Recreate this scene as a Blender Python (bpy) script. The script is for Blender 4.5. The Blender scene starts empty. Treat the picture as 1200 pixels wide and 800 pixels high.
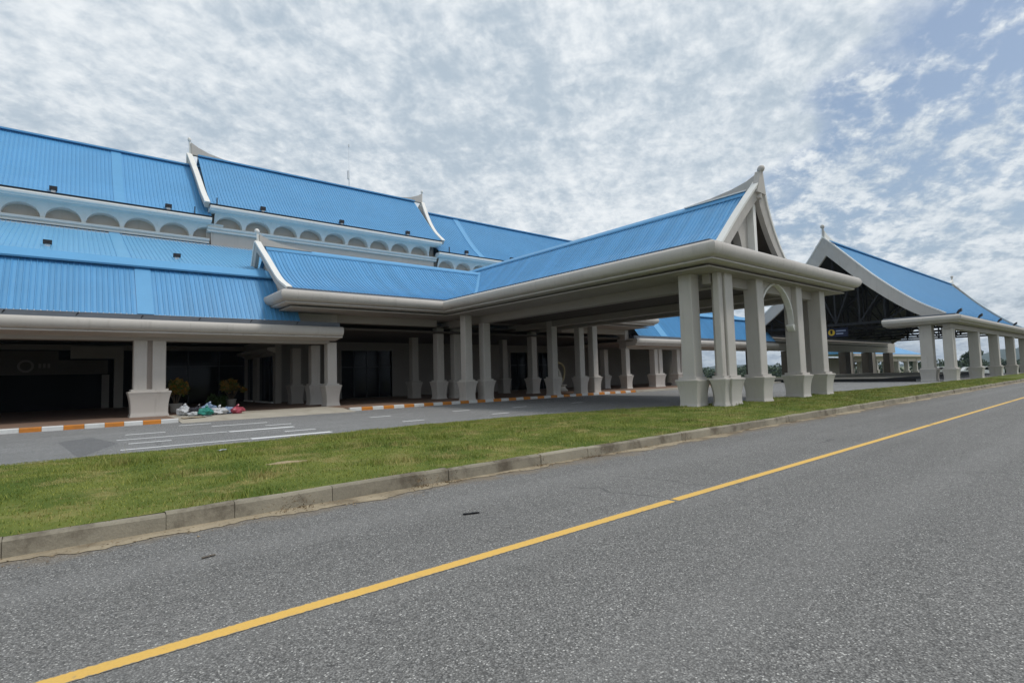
import bpy, math, random
import numpy as np
from mathutils import Vector, Matrix
random.seed(7); rng = np.random.default_rng(7)
SC = bpy.context.scene
COL = SC.collection
R = math.radians

# ------------------------------------------------------------------ camera
CAM_H = 1.6
YAW, PITCH, ROLL, FPX = R(39.739), R(3.647), R(-1.594), 629.24
fw = Vector((math.sin(YAW)*math.cos(PITCH), math.cos(YAW)*math.cos(PITCH), math.sin(PITCH)))
rt = Vector((math.cos(YAW), -math.sin(YAW), 0)); up = rt.cross(fw)
rt2 = rt*math.cos(ROLL)+up*math.sin(ROLL); up2 = up*math.cos(ROLL)-rt*math.sin(ROLL)
cam = bpy.data.cameras.new('camera'); cam.sensor_width = 36; cam.lens = FPX/1200*36
cam.clip_start = .05; cam.clip_end = 12000
co = bpy.data.objects.new('camera', cam); COL.objects.link(co); SC.camera = co
M = Matrix.Identity(4)
for i in range(3):
    M[i][0] = rt2[i]; M[i][1] = up2[i]; M[i][2] = -fw[i]
M[2][3] = CAM_H
co.matrix_world = M

# ------------------------------------------------------------------ sky, sun, exposure
SUN = Vector((.38, -.50, 1.05)).normalized()
SKY_STRENGTH = .10
world = bpy.data.worlds.new('World'); SC.world = world; world.use_nodes = True
SUN_E = math.asin(SUN.z); SUN_R = math.atan2(SUN.x, SUN.y)

class NT:
    """tiny node helper"""
    def __init__(s, tree): s.t = tree; s.n = tree.nodes; s.l = tree.links
    def add(s, kind, **kw):
        n = s.n.new(kind)
        for k, v in kw.items():
            if hasattr(n, k) and k not in n.inputs: setattr(n, k, v)
            else: s.set(n, k, v)
        return n
    def set(s, n, k, v):
        i = n.inputs[k]
        if isinstance(v, bpy.types.NodeSocket): s.l.new(v, i)
        else: i.default_value = v
    def math(s, op, a, b=0., c=None, clamp=False):
        n = s.n.new('ShaderNodeMath'); n.operation = op; n.use_clamp = clamp
        for i, v in enumerate((a, b, c)):
            if v is None: continue
            if isinstance(v, bpy.types.NodeSocket): s.l.new(v, n.inputs[i])
            else: n.inputs[i].default_value = v
        return n.outputs[0]
    def mix(s, f, a, b, mode='MIX'):
        n = s.n.new('ShaderNodeMix'); n.data_type = 'RGBA'; n.blend_type = mode
        for i, v in ((0, f), (6, a), (7, b)):
            if isinstance(v, bpy.types.NodeSocket): s.l.new(v, n.inputs[i])
            elif i == 0: n.inputs[i].default_value = v
            else: n.inputs[i].default_value = (*v[:3], 1)
        return n.outputs[2]
    def smooth(s, v, a, b, lo=0., hi=1.):
        n = s.n.new('ShaderNodeMapRange'); n.interpolation_type = 'SMOOTHSTEP'
        s.l.new(v, n.inputs[0])
        for i, x in enumerate((a, b, lo, hi)): n.inputs[i+1].default_value = x
        return n.outputs[0]
    def noise(s, vec, scale, detail=4, rough=.5, dist=0.):
        n = s.n.new('ShaderNodeTexNoise'); n.inputs['Scale'].default_value = scale
        n.inputs['Detail'].default_value = detail; n.inputs['Roughness'].default_value = rough
        n.inputs['Distortion'].default_value = dist
        if vec is not None: s.l.new(vec, n.inputs['Vector'])
        return n.outputs[0]
    def mapping(s, vec, scale=(1,1,1), rot=(0,0,0), loc=(0,0,0)):
        n = s.n.new('ShaderNodeMapping'); s.l.new(vec, n.inputs[0])
        n.inputs['Scale'].default_value = scale; n.inputs['Rotation'].default_value = rot; n.inputs['Location'].default_value = loc
        return n.outputs[0]

def make_world():
    t = NT(world.node_tree); t.n.clear()
    out = t.n.new('ShaderNodeOutputWorld'); bg = t.n.new('ShaderNodeBackground'); t.l.new(bg.outputs[0], out.inputs[0])
    bg.inputs['Strength'].default_value = SKY_STRENGTH
    sky = t.n.new('ShaderNodeTexSky'); sky.sky_type = 'NISHITA'; sky.sun_disc = False
    sky.sun_elevation = SUN_E; sky.sun_rotation = SUN_R; sky.air_density = 1.3; sky.dust_density = 2.5; sky.ozone_density = 1.5
    tc = t.n.new('ShaderNodeTexCoord'); sep = t.n.new('ShaderNodeSeparateXYZ'); t.l.new(tc.outputs['Generated'], sep.inputs[0])
    x, y, z = sep.outputs
    den = t.math('ADD', t.math('MAXIMUM', z, 0.0), .30)
    px = t.math('DIVIDE', x, den); py = t.math('DIVIDE', y, den)
    cmb = t.n.new('ShaderNodeCombineXYZ'); t.l.new(px, cmb.inputs[0]); t.l.new(py, cmb.inputs[1])
    P = cmb.outputs[0]
    # a broad cloud sheet whose edge runs across the sky, with broken puffs beyond it
    edge = t.math('SUBTRACT', t.math('MULTIPLY_ADD', px, -1.05, t.math('MULTIPLY', py, 1.0)), -.93)   # >0 : the overcast side
    wob = t.noise(P, 3.2, 8, .62)
    edge = t.math('ADD', edge, t.math('MULTIPLY', t.math('SUBTRACT', wob, .5), .9))
    sheet = t.smooth(edge, -.10, .13)
    pm = t.mapping(P, (1.0, 1.12, 1), (0, 0, R(-38)))
    wn = t.n.new('ShaderNodeTexNoise'); wn.inputs['Scale'].default_value = 7.0; wn.inputs['Detail'].default_value = 3; t.l.new(pm, wn.inputs['Vector'])
    vm = t.n.new('ShaderNodeVectorMath'); vm.operation = 'MULTIPLY_ADD'; t.l.new(wn.outputs['Color'], vm.inputs[0]); vm.inputs[1].default_value = (.035, .035, 0); t.l.new(pm, vm.inputs[2])
    W = vm.outputs[0]
    f1 = t.noise(W, 9.5, 10, .60); f2 = t.noise(W, 30, 6, .62); big = t.noise(P, 2.2, 4, .55)
    low = t.smooth(z, .42, .05)                                   # more cloud towards the horizon
    cov = t.math('ADD', t.math('ADD', t.math('MULTIPLY', f1, .75), t.math('MULTIPLY', f2, .30)), t.math('ADD', t.math('MULTIPLY', t.math('SUBTRACT', big, .5), .55), t.math('MULTIPLY', low, .13)))
    puffs = t.smooth(cov, .475, .675)
    cover = t.math('MAXIMUM', sheet, t.math('MULTIPLY', puffs, .95))
    # light and dark inside the cloud
    tone = t.math('ADD', t.math('ADD', t.math('MULTIPLY', f1, .60), t.math('MULTIPLY', f2, .42)), t.math('MULTIPLY', t.noise(P, 1.5, 5, .5), .55))
    tone = t.smooth(tone, .60, .98)
    ccol = t.mix(tone, (4.15, 4.95, 5.75), (7.9, 8.25, 8.5))
    hz = t.smooth(z, .0, .30)
    # thin veil in the gaps and towards the horizon
    veil = t.math('ADD', .26, t.math('MULTIPLY', t.math('SUBTRACT', 1.0, hz), .36))
    clear = t.mix(veil, sky.outputs[0], (3.3, 4.3, 6.0))
    col = t.mix(cover, clear, ccol)
    t.l.new(col, bg.inputs['Color'])
make_world()
sl = bpy.data.lights.new('sun', 'SUN'); sl.energy = 1.5; sl.angle = R(11); sl.color = (1, .955, .89)
so = bpy.data.objects.new('sun', sl); COL.objects.link(so); so.location = SUN*60
so.rotation_euler = (-SUN).to_track_quat('-Z', 'Y').to_euler()
SC.view_settings.view_transform = 'Standard'; SC.view_settings.look = 'None'
SC.view_settings.gamma = 1; SC.view_settings.exposure = 0.17; SC.view_settings.use_curve_mapping = False
SC.cycles.use_denoising = True; SC.cycles.max_bounces = 6; SC.cycles.diffuse_bounces = 4
SC.cycles.sample_clamp_indirect = 8

# ------------------------------------------------------------------ photo pixel -> world helpers
def ray(x, y): return fw*1.0 + rt2*((x-600)/FPX) - up2*((y-400)/FPX)
def at_z(x, y, z):
    d = ray(x, y); k = (z-CAM_H)/d.z; return Vector((d.x*k, d.y*k, z))
def at_y(x, y, Y):
    d = ray(x, y); k = Y/d.y; return Vector((d.x*k, Y, CAM_H+d.z*k))
def at_x(x, y, X):
    d = ray(x, y); k = X/d.x; return Vector((X, d.y*k, CAM_H+d.z*k))

# ------------------------------------------------------------------ materials
MATS = {}
def mat(name, col, rough=.6, spec=.5, metal=0., var=.08, vscale=3., fine=0., fscale=60., bump=0., bscale=60., streak=0., dirt=None, dirt_amt=0., rnd=0., dscale=.9, coord='Object', trans=0., emit=None):
    m = bpy.data.materials.new(name); m.use_nodes = True; MATS[name] = m
    t = NT(m.node_tree); b = t.n['Principled BSDF']
    tc = t.n.new('ShaderNodeTexCoord')
    if coord == 'World':
        g = t.n.new('ShaderNodeNewGeometry'); v = g.outputs['Position']
    else: v = tc.outputs[coord]
    n1 = t.noise(v, vscale, 4, .55)
    k = t.math('ADD', 1.0, t.math('MULTIPLY', t.math('SUBTRACT', n1, .5), 2*var*1.6))
    if fine:
        n2 = t.noise(v, fscale, 2, .7)
        k = t.math('ADD', k, t.math('MULTIPLY', t.math('SUBTRACT', n2, .5), 2*fine*1.6))
    if rnd:
        oi = t.n.new('ShaderNodeObjectInfo')
        k = t.math('ADD', k, t.math('MULTIPLY', t.math('SUBTRACT', oi.outputs['Random'], .5), 2*rnd))
    rgb = t.n.new('ShaderNodeRGB'); rgb.outputs[0].default_value = (*col, 1)
    hsv = t.n.new('ShaderNodeHueSaturation'); t.l.new(rgb.outputs[0], hsv.inputs['Color']); t.l.new(k, hsv.inputs['Value'])
    c = hsv.outputs[0]
    if streak:
        g2 = t.n.new('ShaderNodeNewGeometry')
        s = t.noise(t.mapping(g2.outputs['Position'], (2.2, 2.2, .16)), 2.4, 5, .65)
        f = t.smooth(s, .52, .80, 0, streak)
        c = t.mix(f, c, tuple(x*.5 for x in col) if dirt is None else dirt)
    if dirt_amt:
        g2 = t.n.new('ShaderNodeNewGeometry')
        s = t.noise(g2.outputs['Position'], dscale, 6, .65)
        c = t.mix(t.smooth(s, .47, .70, 0, dirt_amt), c, dirt)
    t.l.new(c, b.inputs['Base Color'])
    b.inputs['Roughness'].default_value = rough; b.inputs['Metallic'].default_value = metal
    b.inputs['Specular IOR Level'].default_value = spec
    if trans: b.inputs['Transmission Weight'].default_value = trans
    if emit: b.inputs['Emission Color'].default_value = (*emit, 1); b.inputs['Emission Strength'].default_value = 1
    if bump:
        bp = t.n.new('ShaderNodeBump'); bp.inputs['Strength'].default_value = bump; bp.inputs['Distance'].default_value = .02
        t.l.new(t.noise(v, bscale, 4, .6), bp.inputs['Height']); t.l.new(bp.outputs[0], b.inputs['Normal'])
    return m

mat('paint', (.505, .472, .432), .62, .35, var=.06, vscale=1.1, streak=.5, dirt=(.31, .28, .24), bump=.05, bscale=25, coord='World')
mat('paint_white', (.82, .805, .76), .6, .35, var=.04, vscale=1.3, streak=.30, dirt=(.42, .41, .38), coord='World')
mat('paint_darker', (.36, .33, .295), .75, .25, var=.05, vscale=.8, coord='World')  # darker paint for soffits and beams; on rear columns it paints shade
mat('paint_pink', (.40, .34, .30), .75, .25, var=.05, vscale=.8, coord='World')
mat('wall_tan', (.62, .54, .47), .8, .2, var=.06, vscale=.8, streak=.2, dirt=(.28, .24, .2), coord='World')
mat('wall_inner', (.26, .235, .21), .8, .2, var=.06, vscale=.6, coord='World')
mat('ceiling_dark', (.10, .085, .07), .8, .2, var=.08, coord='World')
mat('roof_blue', (.095, .315, .575), .36, .5, var=.09, vscale=.5, streak=.35, dirt=(.17, .37, .56), rnd=.07, coord='World')
mat('roof_blue_trim', (.11, .35, .62), .40, .5, var=.05, vscale=1, coord='World')
mat('roof_blue_pale', (.15, .41, .66), .34, .6, var=.06, vscale=.4, streak=.18, dirt=(.2, .38, .58), coord='World')  # paler blue: sheen of the lean-to roof put into the base colour
mat('flashing', (.13, .145, .17), .55, .4, var=.1, vscale=2, coord='World')
mat('dark_metal', (.018, .018, .022), .5, .4)
mat('steel_dark', (.012, .012, .014), .6, .3, var=.1)
mat('white_metal', (.72, .73, .74), .4, .5, var=.03)
mat('glass_dark', (.004, .005, .007), .06, .12, var=.02)
mat('frame_dark', (.025, .03, .036), .4, .4)
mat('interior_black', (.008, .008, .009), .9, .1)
mat('kerb_concrete', (.29, .26, .20), .9, .2, var=.16, vscale=2.2, fine=.12, fscale=45, bump=.35, bscale=30, streak=.0, dirt=(.10, .08, .058), dirt_amt=.85, dscale=1.7, rnd=.12, coord='World')
mat('gutter_concrete', (.36, .30, .21), .9, .2, var=.2, vscale=3, fine=.15, fscale=50, bump=.3, bscale=30, dirt=(.14, .11, .075), dirt_amt=.8, coord='World')
mat('kerb_orange', (.56, .20, .025), .6, .35, var=.12, vscale=5, dirt=(.25, .13, .06), dirt_amt=.35, rnd=.08, coord='World')
mat('kerb_white', (.62, .62, .60), .6, .35, var=.08, vscale=5, dirt=(.35, .33, .3), dirt_amt=.3, rnd=.05, coord='World')
mat('platform_tile', (.22, .145, .105), .75, .3, var=.12, vscale=2, fine=.08, fscale=12, coord='World')
mat('platform_concrete', (.42, .385, .32), .85, .2, var=.10, vscale=1.2, fine=.07, fscale=30, dirt=(.25, .21, .16), dirt_amt=.5, coord='World')
mat('marking_white', (.80, .80, .79), .7, .3, var=.06, vscale=6, fine=.06, fscale=50, dirt=(.50, .50, .49), dirt_amt=.2, coord='World')
mat('earth', (.34, .27, .17), .95, .1, var=.16, vscale=3, fine=.15, fscale=40, coord='World')
mat('flat_black', (.012, .012, .012), .7, .3)
mat('hill_forest', (.022, .042, .022), .95, .1, var=.3, vscale=.01, coord='World')
mat('bark', (.12, .09, .06), .9, .1, var=.2, vscale=4)
mat('pot', (.42, .38, .33), .8, .2, var=.1, vscale=4)
mat('rubber', (.015, .015, .016), .8, .2)
mat('car_white', (.72, .73, .73), .25, .5, var=.01)
mat('car_red', (.35, .03, .02), .4, .5)
mat('sign_blue', (.008, .014, .05), .5, .4, var=.02)
mat('sign_yellow', (.75, .50, .04), .5, .4, var=.02)
mat('sign_white', (.30, .35, .50), .5, .4, var=.02)
mat('plastic_white', (.50, .51, .52), .35, .5, var=.08, vscale=9)
mat('plastic_green', (.03, .24, .19), .35, .5, var=.1, vscale=9)
mat('plastic_blue', (.22, .30, .42), .35, .5, var=.1, vscale=9)
mat('plastic_red', (.38, .06, .09), .35, .5, var=.1, vscale=9)
mat('plastic_black', (.02, .018, .025), .3, .5, var=.1, vscale=9)
mat('cardboard', (.42, .33, .22), .9, .1, var=.08, vscale=9)
mat('gold', (.30, .24, .12), .5, .5, var=.1, vscale=4)
mat('stone_pale', (.45, .42, .36), .85, .2, var=.1, vscale=4)

def leaf_mat(name, c1, c2):
    m = bpy.data.materials.new(name); m.use_nodes = True; MATS[name] = m
    t = NT(m.node_tree); b = t.n['Principled BSDF']
    g = t.n.new('ShaderNodeNewGeometry')
    f = t.smooth(g.outputs['Random Per Island'], 0, 1)
    t.l.new(t.mix(f, c1, c2), b.inputs['Base Color'])
    b.inputs['Roughness'].default_value = .55; b.inputs['Specular IOR Level'].default_value = .3
    return m
leaf_mat('leaf_croton', (.05, .11, .014), (.32, .15, .02))
leaf_mat('leaf_green', (.03, .06, .012), (.07, .12, .025))
leaf_mat('leaf_tree', (.018, .038, .014), (.05, .085, .03))

def ground_mats():
    # coarse weathered chip asphalt
    for name, base, big in (('asphalt', (.225, .220, .210), .14), ('asphalt_drive', (.27, .268, .262), .16), ('asphalt_darker', (.20, .20, .20), .14)):
        m = bpy.data.materials.new(name); m.use_nodes = True; MATS[name] = m
        t = NT(m.node_tree); b = t.n['Principled BSDF']; g = t.n.new('ShaderNodeNewGeometry'); v = g.outputs['Position']
        vo = t.n.new('ShaderNodeTexVoronoi'); vo.inputs['Scale'].default_value = 100; t.l.new(v, vo.inputs['Vector'])
        chip = t.n.new('ShaderNodeSeparateColor'); t.l.new(vo.outputs['Color'], chip.inputs[0])
        cr = t.n.new('ShaderNodeValToRGB'); e = cr.color_ramp
        e.elements[0].position = 0; e.elements[0].color = (.46, .46, .47, 1); e.elements[1].position = 1; e.elements[1].color = (2.9, 2.9, 2.85, 1)
        for p, k in ((.30, .74), (.62, .99), (.86, 1.26), (.96, 1.6)):
            q = e.elements.new(p); q.color = (k, k, k, 1)
        t.l.new(chip.outputs[0], cr.inputs[0])
        gap = t.smooth(vo.outputs['Distance'], .35, .75, 1.0, .62)
        big1 = t.noise(v, .35, 5, .6); big2 = t.noise(t.mapping(v, (.06, .9, 1)), 1.2, 4, .6); mid = t.noise(v, 2.6, 4, .6)
        k = t.math('ADD', 1.0, t.math('ADD', t.math('MULTIPLY', t.math('SUBTRACT', big1, .5), big*2.2),
              t.math('ADD', t.math('MULTIPLY', t.math('SUBTRACT', big2, .5), big*2.4), t.math('MULTIPLY', t.math('SUBTRACT', mid, .5), .16))))
        k = t.math('MULTIPLY', k, gap)
        c = t.mix(1., cr.outputs[0], base, 'MULTIPLY')
        cc = t.n.new('ShaderNodeCombineColor')
        for i in range(3): t.l.new(k, cc.inputs[i])
        c = t.mix(1., c, cc.outputs[0], 'MULTIPLY')
        # hairline cracks and darker drips, broken up by noise
        ve = t.n.new('ShaderNodeTexVoronoi'); ve.feature = 'DISTANCE_TO_EDGE'; ve.inputs['Scale'].default_value = .42
        wv = t.n.new('ShaderNodeTexNoise'); wv.inputs['Scale'].default_value = 2.2; wv.inputs['Detail'].default_value = 5; t.l.new(v, wv.inputs['Vector'])
        wm = t.n.new('ShaderNodeVectorMath'); wm.operation = 'MULTIPLY_ADD'; t.l.new(wv.outputs['Color'], wm.inputs[0]); wm.inputs[1].default_value = (.7, .7, 0); t.l.new(v, wm.inputs[2]); t.l.new(wm.outputs[0], ve.inputs['Vector'])
        crack = t.math('MULTIPLY', t.smooth(ve.outputs['Distance'], .010, .003), t.smooth(t.noise(v, .33, 3, .5), .52, .62, 0, .45))
        c = t.mix(crack, c, (.05, .05, .05))
        c = t.mix(t.smooth(t.noise(t.mapping(v, (.5, 1, 1)), .9, 6, .7), .60, .78, 0, .30), c, (.09, .088, .085))
        if name == 'asphalt':
            sy = t.n.new('ShaderNodeSeparateXYZ'); t.l.new(v, sy.inputs[0])
            tr = t.math('SINE', t.math('MULTIPLY', t.math('ADD', sy.outputs[1], t.math('MULTIPLY', t.noise(t.mapping(v, (.15, .6, 1)), 1, 3, .5), .8)), 3.3))
            c = t.mix(t.smooth(tr, .2, 1., 0, .16), c, (.27, .265, .255))
            # brown silt washed along the kerb
            sp = t.n.new('ShaderNodeSeparateXYZ'); t.l.new(v, sp.inputs[0])
            d = t.math('ADD', sp.outputs[1], t.math('MULTIPLY', t.math('SUBTRACT', t.noise(v, 1.6, 5, .65), .5), 1.3))
            f = t.smooth(d, 6.55, 7.15, 0, .85)
            c = t.mix(f, c, (.22, .175, .12))
        t.l.new(c, b.inputs['Base Color']); b.inputs['Roughness'].default_value = .85; b.inputs['Specular IOR Level'].default_value = .25
        bp = t.n.new('ShaderNodeBump'); bp.inputs['Strength'].default_value = .55; bp.inputs['Distance'].default_value = .006
        t.l.new(vo.outputs['Distance'], bp.inputs['Height']); t.l.new(bp.outputs[0], b.inputs['Normal'])
    # worn yellow line paint
    m = bpy.data.materials.new('marking_yellow'); m.use_nodes = True; MATS['marking_yellow'] = m
    t = NT(m.node_tree); b = t.n['Principled BSDF']; g = t.n.new('ShaderNodeNewGeometry'); v = g.outputs['Position']
    sp = t.n.new('ShaderNodeSeparateXYZ'); t.l.new(v, sp.inputs[0])
    d = t.math('ABSOLUTE', t.math('SUBTRACT', sp.outputs[1], 3.975))
    ed = t.smooth(t.math('ADD', d, t.math('MULTIPLY', t.math('SUBTRACT', t.noise(v, 26, 4, .7), .5), .05)), .056, .064)
    f = t.math('MAXIMUM', ed, t.smooth(t.noise(v, 11, 6, .7), .58, .74, 0, .65))
    k = t.mix(t.noise(v, 60, 2, .5), (.68, .40, .075), (.82, .52, .13))
    k = t.mix(t.smooth(t.noise(t.mapping(v, (.4, 1, 1)), 1.2, 5, .65), .5, .75, 0, .35), k, (.52, .36, .12))
    t.l.new(t.mix(f, k, (.23, .21, .17)), b.inputs['Base Color']); b.inputs['Roughness'].default_value = .7
    # turf soil under the blades
    m = bpy.data.materials.new('turf'); m.use_nodes = True; MATS['turf'] = m
    t = NT(m.node_tree); b = t.n['Principled BSDF']; g = t.n.new('ShaderNodeNewGeometry'); v = g.outputs['Position']
    a = t.noise(v, .8, 5, .6); f2 = t.noise(v, 24, 3, .7)
    c = t.mix(t.smooth(a, .34, .66), (.085, .125, .022), (.170, .195, .045))
    c = t.mix(t.smooth(t.noise(v, 1.5, 5, .65), .50, .68, 0, .8), c, (.30, .26, .10))
    c = t.mix(t.math('MULTIPLY', f2, .35), c, (.05, .075, .015))
    t.l.new(c, b.inputs['Base Color']); b.inputs['Roughness'].default_value = .9; b.inputs['Specular IOR Level'].default_value = .1
    m = bpy.data.materials.new('grass_blade'); m.use_nodes = True; MATS['grass_blade'] = m
    t = NT(m.node_tree); b = t.n['Principled BSDF']; g = t.n.new('ShaderNodeNewGeometry'); v = g.outputs['Position']
    a = t.math('ADD', t.math('MULTIPLY', t.noise(v, .8, 5, .6), .75), t.math('MULTIPLY', g.outputs['Random Per Island'], .3))
    c = t.mix(t.smooth(a, .32, .72), (.135, .190, .030), (.305, .320, .070))
    dry = t.math('ADD', t.noise(v, 1.5, 5, .65), t.math('MULTIPLY', g.outputs['Random Per Island'], .10))
    c = t.mix(t.smooth(dry, .52, .70, 0, .85), c, (.37, .31, .12))
    t.l.new(c, b.inputs['Base Color']); b.inputs['Roughness'].default_value = .6; b.inputs['Specular IOR Level'].default_value = .25
    # dry open ground far away
    m = bpy.data.materials.new('field'); m.use_nodes = True; MATS['field'] = m
    t = NT(m.node_tree); b = t.n['Principled BSDF']; g = t.n.new('ShaderNodeNewGeometry'); v = g.outputs['Position']
    t.l.new(t.mix(t.smooth(t.noise(v, .05, 5, .6), .35, .65), (.09, .12, .035), (.20, .19, .09)), b.inputs['Base Color']); b.inputs['Roughness'].default_value = .95
ground_mats()

# ------------------------------------------------------------------ mesh helpers
class MB:
    def __init__(s): s.v = []; s.f = []
    def add(s, vs, fs):
        o = len(s.v); s.v += [tuple(p) for p in vs]; s.f += [tuple(i+o for i in f) for f in fs]; return s
    def box(s, x0, x1, y0, y1, z0, z1):
        return s.add([(x0,y0,z0),(x1,y0,z0),(x1,y1,z0),(x0,y1,z0),(x0,y0,z1),(x1,y0,z1),(x1,y1,z1),(x0,y1,z1)],
                     [(0,3,2,1),(4,5,6,7),(0,1,5,4),(1,2,6,5),(2,3,7,6),(3,0,4,7)])
    def bar(s, a, b, w, h=None):
        a, b = Vector(a), Vector(b); h = h or w; d = (b-a).normalized()
        q = Vector((0,0,1)) if abs(d.z) < .9 else Vector((0,1,0))
        i = d.cross(q).normalized()*(w/2); j = i.cross(d).normalized()*(h/2)
        return s.add([a-i-j,a+i-j,a+i+j,a-i+j,b-i-j,b+i-j,b+i+j,b-i+j], [(0,3,2,1),(4,5,6,7),(0,1,5,4),(1,2,6,5),(2,3,7,6),(3,0,4,7)])
    def rings(s, rings, cap=True, closed=True):
        o = len(s.v); n = len(rings[0])
        for r in rings: s.v += [tuple(p) for p in r]
        for k in range(len(rings)-1):
            for i in range(n if closed else n-1):
                j = (i+1) % n
                s.f.append((o+k*n+i, o+k*n+j, o+(k+1)*n+j, o+(k+1)*n+i))
        if cap and closed:
            s.f.append(tuple(o+i for i in range(n))[::-1]); s.f.append(tuple(o+(len(rings)-1)*n+i for i in range(n)))
        return s
    def lathe(s, prof, c=(0,0,0), n=16):
        return s.rings([[(c[0]+r*math.cos(2*math.pi*i/n), c[1]+r*math.sin(2*math.pi*i/n), c[2]+z) for i in range(n)] for r, z in prof])
    def prism(s, poly, fn, a0, a1):
        """poly: 2D outline; fn(p, a) -> 3D"""
        n = len(poly)
        return s.rings([[fn(p, a0) for p in poly], [fn(p, a1) for p in poly]])
    def mesh(s, name, m, smooth=False):
        me = bpy.data.meshes.new(name); me.from_pydata(s.v, [], s.f); me.validate(); me.update()
        if m is not None: me.materials.append(MATS[m])
        if smooth:
            me.polygons.foreach_set('use_smooth', [True]*len(me.polygons))
            try: me.set_sharp_from_angle(angle=R(38))
            except Exception: pass
        return me
    def build(s, name, m, parent=None, smooth=False):
        return link(name, s.mesh(name, m, smooth), parent)

def link(name, me, parent=None, loc=None, rotz=0.):
    o = bpy.data.objects.new(name, me); COL.objects.link(o)
    if loc is not None: o.location = loc
    if rotz: o.rotation_euler = (0, 0, rotz)
    if parent is not None: attach(o, parent)
    return o
WORLD_M = {}
def attach(o, parent):
    o.parent = parent
    o.matrix_parent_inverse = world_of(parent).inverted()
def world_of(o):
    m = Matrix.Translation(o.location) @ o.rotation_euler.to_matrix().to_4x4()
    if o.parent is not None: m = world_of(o.parent) @ o.matrix_parent_inverse @ m
    return m
def tag(o, label, cat, group=None):
    o['label'] = label; o['category'] = cat
    if group: o['group'] = group
    return o
def thing(name, label, cat, loc, group=None):
    o = bpy.data.objects.new(name, None); COL.objects.link(o); o.location = loc; o.empty_display_size = .3
    return tag(o, label, cat, group)
def structure(o): o['kind'] = 'structure'; return o
def stuff(o): o['kind'] = 'stuff'; return o

def sweep(path, prof, closed=False):
    """profile (offset outwards = right of the path, z) swept along a plan polyline with mitred corners"""
    n = len(path); P = [Vector((p[0], p[1])) for p in path]; rings = []
    for i in range(n):
        d0 = (P[i]-P[i-1]) if (i > 0 or closed) else (P[1]-P[0])
        d1 = (P[(i+1) % n]-P[i]) if (i < n-1 or closed) else (P[-1]-P[-2])
        d0.normalize(); d1.normalize()
        n0 = Vector((d0.y, -d0.x)); n1 = Vector((d1.y, -d1.x)); m = (n0+n1)
        m = m/max(.2, (1+n0.dot(n1)))
        rings.append([(P[i].x+m.x*o, P[i].y+m.y*o, z) for o, z in prof])
    mb = MB(); k = len(prof)
    for r in rings: mb.v += r
    for i in range(n if closed else n-1):
        j = (i+1) % n
        for a in range(k):
            b = (a+1) % k
            mb.f.append((i*k+a, j*k+a, j*k+b, i*k+b))
    if not closed:
        mb.f.append(tuple(range(k))); mb.f.append(tuple((n-1)*k+a for a in range(k))[::-1])
    return mb

def cornice_profile(zt, h, b, inner):
    """big convex eave roll with a bead under it: zt lip height, h height, b bulge"""
    pr = [(-inner, zt-.04), (-.10, zt-.02), (0, zt)]
    for i in range(1, 9):
        a = i/9; th = a*math.pi*.93
        pr.append((b*math.sin(th)**.8*(1.0-.25*a), zt-h*.86*(1-math.cos(th))/2))
    pr += [(.03, zt-h*.86), (.07, zt-h*.90), (.07, zt-h*.97), (.02, zt-h), (-.30, zt-h-.015), (-inner, zt-h-.10)]
    return pr

_mc = {}
def shaft_mesh(w, d, h, m):
    key = ('shaft', round(w,3), round(d,3), round(h,3), m)
    if key not in _mc:
        c = .025; x, y = w/2, d/2
        ring = [(-x+c,-y),(x-c,-y),(x,-y+c),(x,y-c),(x-c,y),(-x+c,y),(-x,y-c),(-x,-y+c)]
        _mc[key] = MB().rings([[(*p, z) for p in ring] for z in (0, h)]).mesh('shaft', m)
    return _mc[key]
PED_H = 1.28
def pedestal_mesh(w, d, m, ph=PED_H):
    key = ('ped', round(w,3), round(d,3), m, ph)
    if key not in _mc:
        prof = [(.135, 0), (.132, .05), (.10, .12)]
        for i in range(1, 10):
            a = i/9; prof.append((.085 + .12*a**2.4 + .012*(1-a)**2, .12+a*(ph-.29)))
        prof += [(.215, ph-.165), (.215, ph-.11), (.17, ph-.10), (.10, ph-.09), (.10, ph)]
        rings = []
        for o, z in prof:
            x, y = w/2+o, d/2+o; c = .018
            rings.append([(p[0], p[1], z) for p in [(-x+c,-y),(x-c,-y),(x,-y+c),(x,y-c),(x-c,y),(-x+c,y),(-x,y-c),(-x,-y+c)]])
        _mc[key] = MB().rings(rings).mesh('pedestal', m, True)
    return _mc[key]
def column(parent, x0, y0, z0, zt, w=.55, d=None, m='paint', ped=True, ph=PED_H):
    """front-left corner of the shaft at (x0, y0)"""
    d = d or w; cx, cy = x0+w/2, y0+d/2
    zb = z0+ph-.02 if ped else z0
    s = link('column', shaft_mesh(w, d, zt-zb, m), parent, (cx, cy, zb))
    if ped: link('pedestal', pedestal_mesh(w, d, m, ph), s, (cx, cy, z0))
    return s
def column_pair(parent, x0, x1, xa, xb, y0, z0, zt, d=.6, m='paint', ph=PED_H):
    cx = (x0+x1)/2; w = x1-x0
    p = link('pedestal', pedestal_mesh(w, d, m, ph), parent, (cx, y0+d/2, z0))
    for a, b in ((x0, xa), (xb, x1)):
        link('column_shaft', shaft_mesh(b-a, d, zt-z0-ph+.02, m), p, ((a+b)/2, y0+d/2, z0+ph-.02))
    g = .10
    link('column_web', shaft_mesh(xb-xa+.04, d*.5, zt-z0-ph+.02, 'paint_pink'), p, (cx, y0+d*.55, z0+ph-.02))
    return p

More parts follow.
